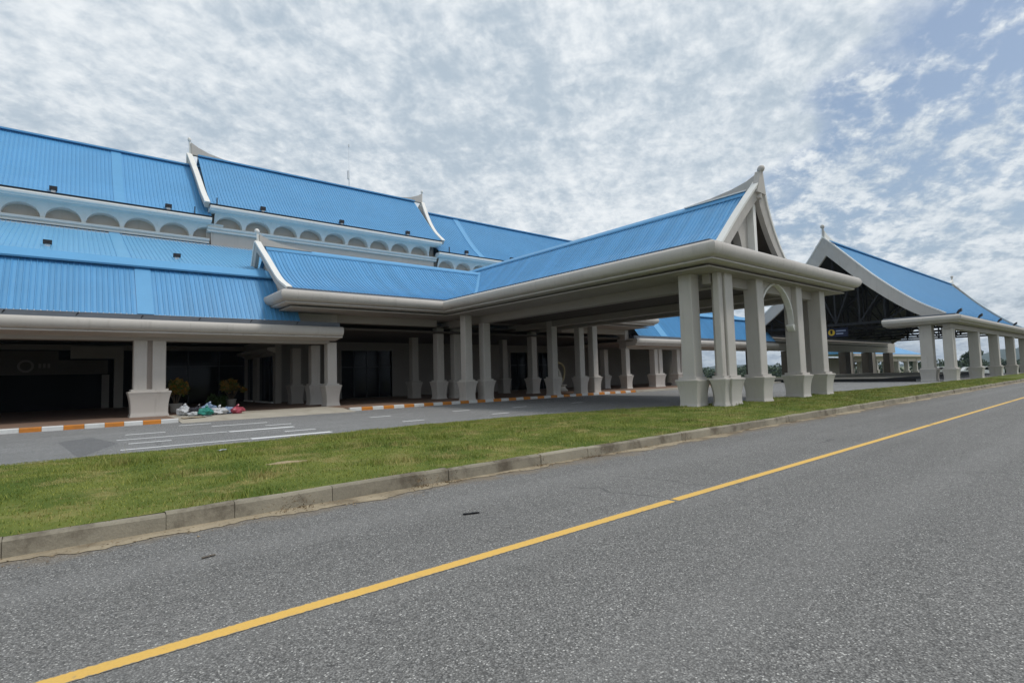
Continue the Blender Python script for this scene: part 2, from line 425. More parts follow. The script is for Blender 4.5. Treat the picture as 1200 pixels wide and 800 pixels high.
# ribbed roofing ------------------------------------------------------------
def rib_section(pitch, h=.04, w=.05):
    return [(0, 0), (.010, h), (w-.010, h), (w, 0), (pitch*.5, .006), (pitch, 0)]
def panel_mesh(name, prof, pitch, m, h=.04):
    """prof: (run, z) from eave to ridge; local x across, local y up the slope; a closed sheet with a thin underside"""
    sec = rib_section(pitch, h); rings = []
    for i, (r, z) in enumerate(prof):
        a = prof[max(i-1, 0)]; b = prof[min(i+1, len(prof)-1)]
        t = Vector((b[0]-a[0], b[1]-a[1])).normalized(); nx, nz = -t.y, t.x
        rings.append([(x, r+nx*q, z+nz*q) for x, q in sec])
    mb = MB(); mb.rings(rings, cap=False, closed=False)
    return mb.mesh(name, m)
def ribbed_sheet(x0, x1, prof, pitch, m, h=.04, axis='x'):
    """one mesh of many ribs (too fine to pick apart): x along the eave"""
    n = max(1, round((x1-x0)/pitch)); p = (x1-x0)/n; sec = []
    for k in range(n): sec += [(x0+k*p+a, q) for a, q in rib_section(p, h)[:-1]]
    sec.append((x1, 0)); rings = []
    for i, (r, z) in enumerate(prof):
        a = prof[max(i-1, 0)]; b = prof[min(i+1, len(prof)-1)]
        t = Vector((b[0]-a[0], b[1]-a[1])).normalized(); s = 1 if b[0] >= a[0] else -1
        nx, nz = -t.y*s, t.x*s
        rings.append([(x, r+nx*q, z+nz*q) for x, q in sec])
    return MB().rings(rings, cap=False, closed=False)
def flat_strip(x0, x1, prof, lift):
    rings = []
    for i, (r, z) in enumerate(prof):
        a = prof[max(i-1, 0)]; b = prof[min(i+1, len(prof)-1)]
        t = Vector((b[0]-a[0], b[1]-a[1])).normalized()
        ring = []
        for x, q in ((x0, -.02), (x0, lift), (x1, lift), (x1, -.02)): ring.append((x, r-t.y*q, z+t.x*q))
        rings.append(ring)
    return MB().rings(rings)
def smooth_profile(pts, n=9):
    """Catmull-Rom through (run, z) points"""
    P = [Vector(p) for p in pts]; P = [2*P[0]-P[1]]+P+[2*P[-1]-P[-2]]; out = []
    segs = len(P)-3
    for s in range(segs):
        for k in range(n//segs+1):
            u = k/(n//segs+1); a, b, c, d = P[s:s+4]
            out.append(tuple(.5*((2*b)+(c-a)*u+(2*a-5*b+4*c-d)*u*u+(3*b-a-3*c+d)*u**3)))
    out.append(tuple(P[-2])); return out

def bargeboard(parent, pts, tof, width, thick, m='paint', name='bargeboard', edge=True):
    """pts: outline (a, z) from ridge to eave; the board hangs `width` below it; tof((a, z), t) -> 3D, t across its thickness"""
    P = [Vector(p) for p in pts]; n = len(P); outer = []; inner = []
    for i in range(n):
        d = (P[min(i+1, n-1)]-P[max(i-1, 0)]).normalized(); nn = Vector((d.y, -d.x))
        if nn.y > 0: nn = -nn
        w = width*(1-.25*i/(n-1))
        outer.append(P[i]-nn*.06); inner.append(P[i]+nn*w)
    rings = []
    for o, q in zip(outer, inner):
        rings.append([tof(o, 0), tof(o, thick), tof(q, thick), tof(q, 0)])
    b = MB().rings(rings).build(name, m, parent)
    if edge:
        rings = []
        for i, o in enumerate(outer):
            d = (outer[min(i+1, n-1)]-outer[max(i-1, 0)]).normalized(); nn = Vector((d.y, -d.x))
            if nn.y < 0: nn = -nn
            rings.append([tof(o-nn*.05, -.06), tof(o+nn*.06, -.06), tof(o+nn*.06, thick+.05), tof(o-nn*.05, thick+.05)])
        MB().rings(rings).build('edge_trim', 'paint_white', b)
    return b
def finial(parent, base, tip, r=.13, m='paint_white'):
    """tapered post with a ball on top, leaning from base to tip"""
    a, b = Vector(base), Vector(tip); d = b-a; rings = []
    for k, rr in ((0, r*1.5), (.25, r*1.2), (.6, r*.85), (.80, r*.72), (.815, r*1.15), (.85, r*1.45), (.89, r*1.55), (.93, r*1.45), (.97, r*1.1), (.99, r*.7), (1.0, r*.2)):
        c = a+d*k; rings.append([(c.x+rr*math.cos(q*math.pi/5), c.y+rr*math.sin(q*math.pi/5), c.z) for q in range(10)])
    return MB().rings(rings).build('finial', m, parent, True)
def crest(parent, pts, fn, thick, m='paint'):
    """upswept ridge-end plate: outline pts (along, z), extruded across"""
    return MB().prism(pts, fn, -thick/2, thick/2).build('ridge_crest', m, parent)

# ================================================================== the setting
def fall(x):                                     # the land drops gently away beyond the open hall
    return 0 if x < 104 else -min((x-104)*.022, 4.2)
def ground():
    xs = [-4500, -300, 0, 104, 160, 220, 295, 700, 4500]; ys = [-4500, -60, 60, 4500]; mb = MB()
    mb.v = [(x, y, fall(x)-.06) for x in xs for y in ys]; n = len(ys)
    mb.f = [(i*n+j, (i+1)*n+j, (i+1)*n+j+1, i*n+j+1) for i in range(len(xs)-1) for j in range(n-1)]
    structure(mb.build('ground', 'field'))
    def strip(name, m, y0, y1, z, x0=-80, x1=900, parent=None):
        q = [x for x in (x0, 104, 160, 220, 295, x1) if x0 <= x <= x1]; q = sorted(set(q)); mb = MB()
        mb.v = [(x, y, fall(x)+z) for x in q for y in (y0, y1)]
        mb.f = [(2*i, 2*i+2, 2*i+3, 2*i+1) for i in range(len(q)-1)]
        return mb.build(name, m, parent)
    road = structure(strip('road', 'asphalt', -8.5, 7.12, 0.))
    x = -20.
    for a, b in ((-30, 5.80), (5.87, 17.58), (17.70, 29.6), (29.72, 42), (42.1, 104), (104, 600)):
        strip('yellow_line', 'marking_yellow', 3.905, 4.045, .004, a, b, road)
    # broken concrete gutter apron along the kerb foot
    mb = MB(); us = np.arange(-8, 60, .07); w = .20+.10*np.sin(us*.7)+.07*np.sin(us*2.1+1)+.05*np.sin(us*6.3)+rng.uniform(-.035, .035, len(us))
    w = np.clip(w, .0, .4)
    mb.v = [(u, y, z) for u, k in zip(us, w) for y, z in ((7.13-k, .003+.003), (7.13, .012))]
    mb.f = [(2*i, 2*i+2, 2*i+3, 2*i+1) for i in range(len(us)-1)]
    mb.build('gutter_apron', 'gutter_concrete', road)
    drive = structure(strip('drive', 'asphalt_drive', 9.4, 27.2, .03, -60, 104))
    def mark(x0, x1, y, w=.10):
        w *= 1.6; MB().add([(x0,y-w/2,.034),(x1,y-w/2,.034),(x1,y+w/2,.034),(x0,y+w/2,.034)], [(0,1,2,3)]).build('lane_marking', 'marking_white', drive)
    for a in ((1.07,4.02,16.58,.09),(4.05,6.35,16.50,.20),(1.17,4.10,19.66,.09),(4.14,6.2,19.58,.20),(1.35,2.36,18.2,.09),(1.52,2.62,21.6,.11),(5.4,6.38,17.95,.10),(5.67,6.59,21.1,.11),
              (4.22,6.16,22.7,.12),(3.4,4.5,24.4,.12),(9.79,10.74,21.17,.11),(9.57,10.48,17.92,.10),(13.85,14.8,21.1,.11),(13.7,14.6,17.9,.10),(17.06,18.0,20.6,.11),(21.2,22.1,20.6,.11),(-2.6,-1.6,18.2,.09),(-2.6,-1.6,21.6,.11)): mark(*a)
    MB().add([(-.15,20.6,.0325),(.65,21.6,.0325),(1.15,18.6,.0325),(.25,15.6,.0325)], [(0,3,2,1)]).build('dark_wedge', 'asphalt_darker', drive)  # wedge of darker asphalt colour laid over the drive
    # road kerb: single cast blocks, uneven
    k = structure(MB().box(-30, 104, 7.14, 7.24, -.05, .165).build('kerb', 'kerb_concrete'))
    u = -3.1; joints = [-1.78, -.44, .88, 1.57, 2.75, 4.03, 4.58, 5.5, 6.52, 7.74, 8.5, 9.6, 10.9, 12.2, 13.67, 15.0, 16.47]
    while u < 104:
        nx = [q for q in joints if q > u+.05]; L = (nx[0]-u) if nx else (random.choice((1.2, 1.4, 1.6)) if u < 40 else 2.0)
        h = .192+random.uniform(-.012, .012); dy = random.uniform(-.012, .012); t = random.uniform(-.006, .006)
        a, b = u+.003, u+L-.003; prof = [(7.115, -.05), (7.125, h-.025), (7.145, h), (7.235, h+.004), (7.25, -.05)]
        r = [[(x, y+dy+(t if x > u+.1 else -t), z+(random.uniform(-.008, .008) if z > 0 else 0)) for y, z in prof] for x in (a, (a+b)/2, b)]
        MB().rings(r).build('kerb_block', 'kerb_concrete', k); u += L
    # verge between road and drive
    ex = [-40, 4, 9, 13, 16, 18, 19.2, 20, 22, 31, 34, 38, 52, 104]; ey = [15.4, 15.6, 15.95, 15.9, 15.3, 14.4, 13.2, 12.4, 12.0, 11.9, 12.2, 12.4, 12.0, 12.0]
    ez = [.09, .09, .09, .09, .10, .13, .17, .20, .22, .22, .18, .12, .08, .06]
    def verge_z(x, y):
        e = np.interp(x, ex, ey); z1 = np.interp(x, ex, ez); s = np.clip((y-7.235)/(e-7.235), 0, 1)
        crown = .23+.05*np.exp(-((x-26)/9)**2)
        z = (.185*(1-s)+crown*s)*(s < .5)*1.0 + (s >= .5)*0
        z = np.interp(s, [0, .45, .85, 1], [.188, .215, .115, .045]); z = z + (np.where(s > .45, (z1-.09)*1.1*np.clip((s-.45)/.4, 0, 1), 0))
        return z + .016*np.sin(x*1.9+y*.8)*np.sin(y*1.3-x*.4)*np.clip(s*6, 0, 1)*np.clip((1-s)*8, 0, 1)
    xs = np.concatenate([np.arange(-14, 40, .4), np.arange(40, 104.1, 2)]); ss = np.linspace(0, 1, 19); mb = MB()
    for x in xs:
        e = np.interp(x, ex, ey)
        for s in ss:
            y = 7.235+s*(e-7.235)+ (.10*math.sin(x*2.3)+.06*math.sin(x*5.1))*(s == 1)
            mb.v.append((x, y, float(verge_z(x, y)) if s < 1 else .028))
    n = len(ss); mb.f = [(i*n+j, (i+1)*n+j, (i+1)*n+j+1, i*n+j+1) for i in range(len(xs)-1) for j in range(n-1)]
    structure(mb.build('verge', 'turf', None, True))
    # grass blades, thicker and taller in tufts
    N = 190000; x = np.where(rng.random(N) < .62, rng.uniform(-3.5, 14, N), 14+48*rng.random(N)**1.5)
    e = np.interp(x, ex, ey); s = rng.random(N)**.9; y = 7.20+s*(e-7.14)
    keep = np.ones(N, bool)
    for (cx, cy, rx, ry) in ((3.0, 9.88, .33, .14),):
        keep &= ((x-cx)/rx)**2+((y-cy)/ry)**2 > rng.uniform(.6, 1.3, N)
    x, y = x[keep], y[keep]; z = verge_z(x, y)-.004; N = len(x)
    tuft = np.sin(x*1.7+np.sin(y*2.3)*1.2)*np.sin(y*2.6+np.sin(x*1.1)*1.5)
    h = rng.uniform(.016, .042, N)*(1+1.5*np.clip(tuft-.35, 0, 1)*2)*(1+.7*(rng.random(N) < .04))*np.where(s[keep] > .86, .6, 1); w = rng.uniform(.004, .008, N)*(1+x/14*.6)
    for cx, cy, r in ((1.9, 11.6, .45), (3.2, 12.6, .5), (3.1, 11.2, .35), (1.2, 12.3, .4), (6.6, 10.6, .4), (5.0, 12.7, .45), (.4, 12.0, .5)):
        h *= 1+1.5*np.exp(-(((x-cx)/r)**2+((y-cy)/(r*.6))**2))
    a = rng.uniform(0, 2*np.pi, N); ln = rng.uniform(.1, .75, N)*h
    dx, dy = np.cos(a), np.sin(a); b = rng.uniform(0, 2*np.pi, N)
    V = np.zeros((N, 3, 3)); V[:, 0] = np.c_[x-dx*w, y-dy*w, z]; V[:, 1] = np.c_[x+dx*w, y+dy*w, z]; V[:, 2] = np.c_[x+np.cos(b)*ln, y+np.sin(b)*ln, z+h]
    me = bpy.data.meshes.new('grass'); me.vertices.add(3*N); me.loops.add(3*N); me.polygons.add(N)
    me.vertices.foreach_set('co', V.ravel()); me.loops.foreach_set('vertex_index', np.arange(3*N)); me.polygons.foreach_set('loop_start', np.arange(0, 3*N, 3)); me.polygons.foreach_set('loop_total', np.full(N, 3))
    me.update(); me.validate(); me.materials.append(MATS['grass_blade'])
    g = stuff(link('grass', me)); tag(g, 'short green and yellowing grass covering the verge beside the road kerb', 'grass')
    # bare earth scars in the turf
    for cx, cy, rx, ry in ((3.0, 9.88, .33, .13),):
        n = 18; pts = []
        for i in range(n):
            q = 2*math.pi*i/n; k = 1+.25*math.sin(3*q+cx)+rng.uniform(-.1, .1); X, Y = cx+rx*k*math.cos(q), cy+ry*k*math.sin(q); pts.append((X, Y, float(verge_z(X, Y))+.004))
        pts.append((cx, cy, float(verge_z(cx, cy))+.02)); MB().add(pts, [(i, (i+1) % n, n) for i in range(n)]).build('bare_earth', 'earth', bpy.data.objects['verge'])
    return verge_z
verge_z = ground()

def platforms():
    # raised pavement in front of and under the buildings
    mb = MB().box(-60, 3.70, 26.72, 60, -.1, .165); mb.box(11.20, 60, 26.72, 60, -.1, .165); mb.box(3.70, 11.20, 30.2, 60, -.1, .164)
    plat = structure(mb.build('pavement', 'platform_tile'))
    r = [[(x, 25.75, .0), (x, 25.75, .038), (x, 27.5, .165), (x, 30.2, .168), (x, 30.2, .0)] for x in (3.70, 6.2, 8.7, 11.20)]
    structure(MB().rings(r).build('ramp', 'platform_concrete'))
    k = structure(MB().box(-40, 3.69, 26.56, 26.715, -.05, .15).box(11.21, 34.9, 26.56, 26.715, -.05, .15).build('painted_kerb', 'kerb_concrete'))
    kb = {}
    def block(u, L, m):
        key = (m, L)
        if key not in kb:
            kb[key] = MB().rings([[(x, y, z) for y, z in ((0, 0), (.012, .15), (.04, .178), (.2, .18), (.2, 0))] for x in (.004, L-.004)]).mesh('kerb_block', m)
        link('kerb_block', kb[key], k, (u, 26.5+random.uniform(-.006, .006), .02))
    for i in range(40):
        block(3.68-(i+1)*.62, .62, 'kerb_white' if i % 2 == 0 else 'kerb_orange')
    for i in range(38):
        block(11.19+i*.615, .615, 'kerb_white' if i % 2 == 0 else 'kerb_orange')
    structure(MB().rings([[(x, 26.5, -.02), (x, 26.51, .17), (x, 26.7, .19), (x, 26.7, -.02)] for x in (34.62, 60)]).build('plain_kerb', 'platform_concrete'))
platforms()

# ================================================================== main terminal block (tall, behind)
def arch_bay_mesh(w, z0, z1, rise, m):
    """one bay of the clerestory: a coved plate flaring out to the eave with an arched opening; local x 0..w, front at y=0"""
    hw = w*.445; c = w/2; n = 16; zt = z1-z0; mb = MB()
    arc = [(c+hw*math.cos(math.pi*i/n), rise*math.sin(math.pi*i/n)**.85) for i in range(n+1)]       # right to left
    rim = [(w, zt*i/5) for i in range(5)]+[(w-w*i/6, zt) for i in range(7)]+[(0, zt*(4-i)/5) for i in range(5)]
    def yo(z): return -.36*max(0, z/zt)**1.8
    for i in range(n):
        (xa, za), (xb, zb) = arc[i], arc[i+1]; (ta, ua), (tb, ub) = rim[i], rim[i+1]; prev = None
        for k in range(6):
            q = k/5; A = (xa+(ta-xa)*q, za+(ua-za)*q); B = (xb+(tb-xb)*q, zb+(ub-zb)*q)
            cur = ((A[0], yo(A[1]), A[1]), (B[0], yo(B[1]), B[1]))
            if prev: mb.add([prev[0], prev[1], cur[1], cur[0]], [(0, 1, 2, 3)])
            prev = cur
        mb.add([(xa, yo(za), za), (xa, .5, za), (xb, .5, zb), (xb, yo(zb), zb)], [(0, 1, 2, 3)])
    return mb.mesh('arch_bay', m, True)

def terminal():
    t = thing('terminal_building', 'tall main terminal block with stepped blue ribbed roofs above a white arched clerestory', 'building', (16, 41, .17))
    RY = 44.5
    def upper(x0, x1, eave_y, eave_z, ridge_z, wall_y, bz, label=None, gables=False, ov=(0, 0)):
        prof = smooth_profile([(eave_y+.05, eave_z+.05), (eave_y+1.7, eave_z+1.55), (RY, ridge_z)], 6)
        back = [(2*RY-y, z) for y, z in prof][::-1]
        mb = ribbed_sheet(x0, x1, prof, .21, 'roof_blue', .035)
        b2 = ribbed_sheet(x0, x1, back, .42, 'roof_blue', .035); mb.add(b2.v, b2.f)
        roof = mb.build('roof', 'roof_blue', t); stuff(roof) if False else None
        MB().bar((x0, RY, ridge_z+.06), (x1, RY, ridge_z+.06), .42, .10).build('ridge_cap', 'roof_blue_trim', roof)
        # eave: white band, dark gutter line
        MB().rings([[(x, eave_y+.62, eave_z-.02), (x, eave_y, eave_z-.02), (x, eave_y-.03, eave_z-.10), (x, eave_y, eave_z-.22), (x, eave_y+.10, eave_z-.26), (x, eave_y+.14, eave_z-.34), (x, eave_y+.9, eave_z-.38)] for x in (x0, x1)]).build('eave_band', 'paint_white', t)
        MB().rings([[(x, eave_y-.02, eave_z-.015), (x, eave_y-.04, eave_z+.075), (x, eave_y+.10, eave_z+.075), (x, eave_y+.10, eave_z-.015)] for x in (x0, x1)]).build('gutter', 'dark_metal', t)
        # wall behind the arches and the ledge under them
        MB().box(x0, x1, wall_y+.42, wall_y+.8, 9.5, eave_z-.1).build('clerestory_wall', 'wall_tan', t)
        MB().box(x0, x1, wall_y+.8, 2*RY-wall_y-.8, 9.4, eave_z-.3).build('upper_storey', 'wall_tan', t)
        MB().rings([[(x, wall_y+.5, bz), (x, wall_y-.16, bz), (x, wall_y-.20, bz-.06), (x, wall_y-.18, bz-.15), (x, wall_y-.04, bz-.18), (x, wall_y-.04, bz-.23), (x, wall_y-.10, bz-.25), (x, wall_y-.10, bz-.34), (x, wall_y+.5, bz-.36)] for x in (x0, x1)]).build('ledge', 'paint_white', t)
        return roof
    # rooflines: low west range, raised centre, low east range
    bay = 1.88
    rD = upper(-28, 7.35, 40.0, 12.78, 17.58, 41.0, 11.52)
    rE = upper(7.2, 25.3, 39.7, 13.55, 18.42, 40.75, 12.32)
    rF = upper(25.2, 62, 40.0, 12.70, 17.52, 41.0, 11.45)
    MB().box(7.45, 25.1, 40.86, 41.2, 10.6, 12.0).build('parapet_wall', 'wall_tan', t)
    mD = arch_bay_mesh(bay, 11.52, 12.5, .74, 'paint_white')
    for i in range(-6, 5): link('arch_bay', mD, t, (-.38+bay*i-.86, 40.95, 11.52)) if -.38+bay*i-.86 < 6.3 else None
    for i in range(9): link('arch_bay', mD, t, (8.10-.94+bay*i+.42, 40.65, 12.34))
    for i in range(12): link('arch_bay', mD, t, (25.55+bay*i, 40.95, 11.45))
    # seam strips running down the slopes
    for x0, x1, ey, ez, rz, r in ((2.05, 2.6, 40.0, 12.78, 17.58, rD), (29.6, 30.2, 40.0, 12.70, 17.52, rF)):
        prof = smooth_profile([(ey+.05, ez+.05), (ey+1.7, ez+1.55), (RY, rz)], 6)
        flat_strip(x0, x1, prof, .055).build('seam_strip', 'roof_blue_trim', r)
    # raised roof's gable ends
    for x, ox, s, top in ((7.12, 6.75, -1, 19.75), (25.35, 26.1, 1, 19.75)):
        pr = smooth_profile([(0, 18.46), (2.9, 15.15), (4.75, 13.62)], 8)
        for side in (-1, 1):
            def tof(p, q, side=side):
                k = max(0, min(1, (p.y-13.6)/(18.42-13.6))); xx = x+(ox-x)*k*k
                return (xx+s*q, RY+side*p.x, p.y)
            bargeboard(t, pr, tof, .42, .22)
        finial(t, (ox, RY, 18.1), (ox-.1*s*-1, RY, top), .08)
        pts = [(0, 18.45), (0, 19.35), (.5, 19.05), (1.2, 18.78), (2.2, 18.58), (3.6, 18.50), (3.6, 18.45)]
        crest(t, pts, lambda p, a, ox=ox, s=s: (ox-s*p[0], RY+a, p[1]), .26, 'paint')
        # gable infill
        poly = [(-4.4, 13.4), (4.4, 13.4), (2.8, 15.1), (0, 18.3), (-2.8, 15.1)]
        MB().prism(poly, lambda p, a, x=x, s=s: (x-s*.35+a, RY+p[0], p[1]), -.08, .08).build('gable_wall', 'paint', t)
    # low lean-to roof in front of the clerestory
    prof = [(31.75, 7.62), (40.92, 11.12)]
    rB = ribbed_sheet(-28, 64, prof, .21, 'roof_blue_pale', .035).build('lean_to_roof', 'roof_blue_pale', t)
    flat_strip(1.85, 2.4, prof, .05).build('seam_strip', 'roof_blue_pale', rB)
    MB().box(-28, 64, 40.5, 40.9, 9.4, 11.0).build('lean_to_wall', 'wall_tan', t)
    # small dark flood lamps along the eaves
    def lamp(x, y, z, w=.36, h=.22):
        b = MB().box(x-w/2, x+w/2, y-.10, y+.10, z+.16, z+.16+h).build('flood_lamp', 'dark_metal', t)
        MB().box(x-w*.28, x+w*.28, y-.05, y+.05, z-.05, z+.18).build('lamp_bracket', 'white_metal', b)
    for x in (-6.4, -.78, 4.87): lamp(x, 40.12, 12.86)
    for x in (10.52, 16.26, 22.0): lamp(x, 39.85, 13.62, .34, .24)
    for x in (28.2, 33.6): lamp(x, 40.12, 12.80, .34, .24)
    lamp(-.82, 34.0, 8.42, .34, .20); lamp(4.55, 34.0, 8.42, .34, .20)
    for x, y, z in ((6.35, 40.1, 12.85), (7.6, 39.8, 13.6), (26.3, 40.1, 12.8)):
        MB().bar((x, y, z-.05), (x, y, z+.5), .06).build('conductor_rod', 'dark_metal', t)
    # ground-floor walls, dark glazing
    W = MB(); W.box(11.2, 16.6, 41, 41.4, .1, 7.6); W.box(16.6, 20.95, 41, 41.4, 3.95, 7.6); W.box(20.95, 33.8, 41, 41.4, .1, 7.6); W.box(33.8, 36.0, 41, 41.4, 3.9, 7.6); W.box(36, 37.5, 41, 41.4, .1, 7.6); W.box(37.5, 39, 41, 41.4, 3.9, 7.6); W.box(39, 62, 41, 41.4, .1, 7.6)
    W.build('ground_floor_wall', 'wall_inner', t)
    def opening(x0, x1, z1, y=41.0, n=3):
        f = MB(); f.box(x0-.14, x0, y-.06, y+.25, .165, z1+.14); f.box(x1, x1+.14, y-.06, y+.25, .165, z1+.14); f.box(x0, x1, y-.06, y+.25, z1, z1+.14)
        fo = f.build('door_frame', 'wall_inner', t)
        MB().box(x0, x1, y+.16, y+.20, .17, z1).build('glass_pane', 'glass_dark', fo)
        for i in range(1, n): MB().box(x0+(x1-x0)*i/n-.03, x0+(x1-x0)*i/n+.03, y+.10, y+.155, .17, z1).build('mullion', 'frame_dark', fo)
        MB().box(x0, x1, y+.09, y+.157, 2.6, 2.68).build('transom', 'frame_dark', fo)
    opening(16.6, 20.95, 3.95, n=4); opening(33.8, 36.0, 3.9, n=2); opening(37.5, 39.0, 3.9, n=2)
    # recessed bay: glazing at the back, side wall with windows
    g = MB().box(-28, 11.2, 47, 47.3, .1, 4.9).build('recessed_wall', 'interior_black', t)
    for x0, x1 in ((4.9, 7.1), (7.1, 9.2), (9.2, 11.1)):
        MB().box(x0+.04, x1-.04, 46.93, 46.97, .2, 4.15).build('glass_pane', 'glass_dark', g)
        MB().box(x1-.04, x1+.04, 46.88, 46.99, .2, 4.15).build('mullion', 'frame_dark', g)
    MB().box(4.9, 11.1, 46.87, 46.92, 2.95, 3.02).build('transom', 'frame_dark', g)
    MB().box(-28, 11.19, 46.6, 46.98, 4.15, 4.5).build('lintel', 'wall_inner', g)
    # doorway surround in the recessed bay
    MB().box(.2, 3.05, 45.9, 46.59, 3.55, 4.35).build('lintel', 'paint_darker', g)
    MB().box(2.55, 3.05, 45.95, 46.5, .165, 3.55).build('jamb', 'paint_darker', g)
    MB().box(1.9, 2.3, 46.4, 46.9, .165, 2.45).build('jamb', 'wall_inner', g)
    MB().box(-28, -.4, 46.2, 46.5, 3.3, 4.05).build('fascia', 'ceiling_dark', g)
    e = at_y(30, 429, 46.1); ring = []
    for i in range(25):
        a_ = 2*math.pi*i/24; c_ = (e.x+.34*math.cos(a_), e.z+.34*math.sin(a_)); ring.append([(c_[0]+.06*math.cos(a_), 46.08, c_[1]+.06*math.sin(a_)), (c_[0]-.06*math.cos(a_), 46.08, c_[1]-.06*math.sin(a_)), (c_[0]-.06*math.cos(a_), 46.13, c_[1]-.06*math.sin(a_)), (c_[0]+.06*math.cos(a_), 46.13, c_[1]+.06*math.sin(a_))])
    f2 = MB().box(-28, 2.2, 46.15, 46.19, 2.5, 3.45).build('fascia', 'ceiling_dark', g)
    MB().rings(ring).build('emblem_ring', 'wall_inner', f2)
    for k_ in range(3): MB().box(e.x+.62+.22*k_, e.x+.74+.22*k_, 46.09, 46.14, e.z-.12, e.z+.16).build('lettering', 'wall_inner', f2)
    s = MB().box(11.0, 11.4, 38.6, 39.2, .1, 4.7).box(11.0, 11.4, 43.2, 44.4, .1, 4.7).box(11.0, 11.4, 46.6, 47.0, .1, 4.7).box(11.0, 11.4, 39.2, 43.2, 3.45, 4.7).box(11.0, 11.4, 44.4, 46.6, 3.45, 4.7).build('side_wall', 'paint_darker', t)
    for y0, y1 in ((39.2, 43.2), (44.4, 46.6)):
        MB().box(11.18, 11.22, y0, y1, .25, 3.45).build('glass_pane', 'glass_dark', s)
        for k in range(1, 3): MB().box(11.12, 11.17, y0+(y1-y0)*k/3-.03, y0+(y1-y0)*k/3+.03, .25, 3.45).build('mullion', 'frame_dark', s)
        MB().box(10.9, 11.0, y0-.1, y1+.1, .165, .26).build('sill', 'paint_white', s)
    MB().rings([[(x, y, z) for x, z in ((11.0, 4.0), (10.62, 4.0), (10.45, 3.92), (10.5, 3.78), (10.8, 3.7), (11.0, 3.6))] for y in (38.6, 47)]).build('window_cornice', 'paint', s)
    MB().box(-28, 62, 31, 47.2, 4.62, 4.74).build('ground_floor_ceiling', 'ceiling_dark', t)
    # antenna mast behind the ridge
    return t
terminal()

def mast():
    m = thing('antenna_mast', 'thin white antenna mast rising behind the raised terminal roof', 'antenna', (20.0, 47.2, 12))
    MB().lathe([(.05, 12), (.05, 19.9), (.035, 20.9)], (20.0, 47.2, 0), 8).build('pole', 'white_metal', m)
    MB().lathe([(.015, 20.9), (.015, 23.5)], (20.0, 47.2, 0), 6).build('whip', 'white_metal', m)
    MB().box(19.85, 19.99, 47.1, 47.3, 20.3, 21.1).build('aerial', 'white_metal', m)
    MB().lathe([(.06, 23.4), (.06, 23.65), (.01, 23.7)], (20.0, 47.2, 0), 8).build('tip', 'white_metal', m)
mast()

# ================================================================== canopy wings
def canopy_wing(label, x0, x1, roof_x0, roof_x1, pairs, singles, seam, end_at):
    t = thing('canopy_wing', label, 'canopy', ((x0+x1)/2, 30.4, .17), 'low blue-roofed canopy wings of the terminal')
    lip = 29.35; zt = 4.61
    pr = cornice_profile(zt, .62, .30, 1.0)
    path = [(x0, lip), (x1, lip)]
    MB_ = sweep(path, [(o, z) for o, z in pr]); MB_.build('cornice', 'paint', t, True)
    MB().box(x0, x1-.1, lip+.06, lip+.20, zt-.05, zt+.235).build('flashing', 'flashing', t)
    for x in np.arange(x0+.7, x1-.3, 2.3):
        MB().bar((x-.06, lip+.09, zt+.02), (x+.05, lip+.04, zt+.20), .035).build('gutter_clip', 'dark_metal', t)
    # beam over the columns and soffit
    MB().box(x0, x1-.35, 30.35, 31.1, 3.72, 4.36).build('beam', 'paint_darker', t)
    MB().box(x0, x1-.3, lip+.2, 31.4, 4.362, 4.46).build('soffit', 'paint_darker', t)
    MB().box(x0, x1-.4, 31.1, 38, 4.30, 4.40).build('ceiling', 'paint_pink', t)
    # roof: single ribbed sheets side by side
    prof = [(29.56, 4.86), (30.6, 6.18), (31.8, 7.66)]
    roof = MB().rings([[(x, 31.35, 7.36), (x, 31.32, 7.44), (x, 31.75, 7.86), (x, 32.1, 7.88), (x, 32.6, 7.80), (x, 32.3, 7.6)] for x in (roof_x0, roof_x1)]).build('roof', 'roof_blue_trim', t)
    pitch = .208; key = ('panelA',)
    if key not in _mc: _mc[key] = panel_mesh('roof_panel', prof, pitch, 'roof_blue', .038)
    x = roof_x0; c = 0; gap = []
    if x < -9:
        ribbed_sheet(x, -9, prof, pitch, 'roof_blue', .04).build('roof_sheet', 'roof_blue', roof); x = -9.
    while x < roof_x1-.01 and c < 190:
        if seam and x+pitch > seam[0] and x < seam[1]: gap += [x, x+pitch]
        else: link('roof_panel', _mc[key], roof, (x, 0, 0))
        x += pitch; c += 1
    if seam:
        flat_strip(min(gap)+.004, max(gap)+.02, prof, .05).build('seam_strip', 'roof_blue_trim', roof)
    for a in pairs: column_pair(t, a, a+1.28, a+.53, a+.73, 30.4, .165, 3.8)
    for a, y, m in singles: column(t, a, y, .165, 3.8, .55, m=m)
    return t
A = canopy_wing('low canopy wing with steep blue roof, paired columns and rubbish heaped beside a pedestal', -28, 11.95, -28, 9.6,
    (2.40, -5.9, -14.2), ((11.51, 30.4, 'paint'), (11.60, 33.3, 'paint'), (11.45, 36.4, 'paint_darker')), (2.50, 2.86), 11.95)  # rearmost column darker: shade under the wing put into its colour
B = canopy_wing('low canopy wing with blue roof and paired columns reaching from portico towards the open hall', 38.45, 66, 39.3, 66,
    (42.7, 46.4, 54.7), ((38.45, 30.4, 'paint'), (38.9, 33.3, 'paint')), (42.7, 43.5), 38.45)
def small_wing_things():
    o = MB().box(38.95, 39.75, 30.25, 30.33, 4.75, 5.05).build('wall_plate', 'dark_metal', B)
small_wing_things()

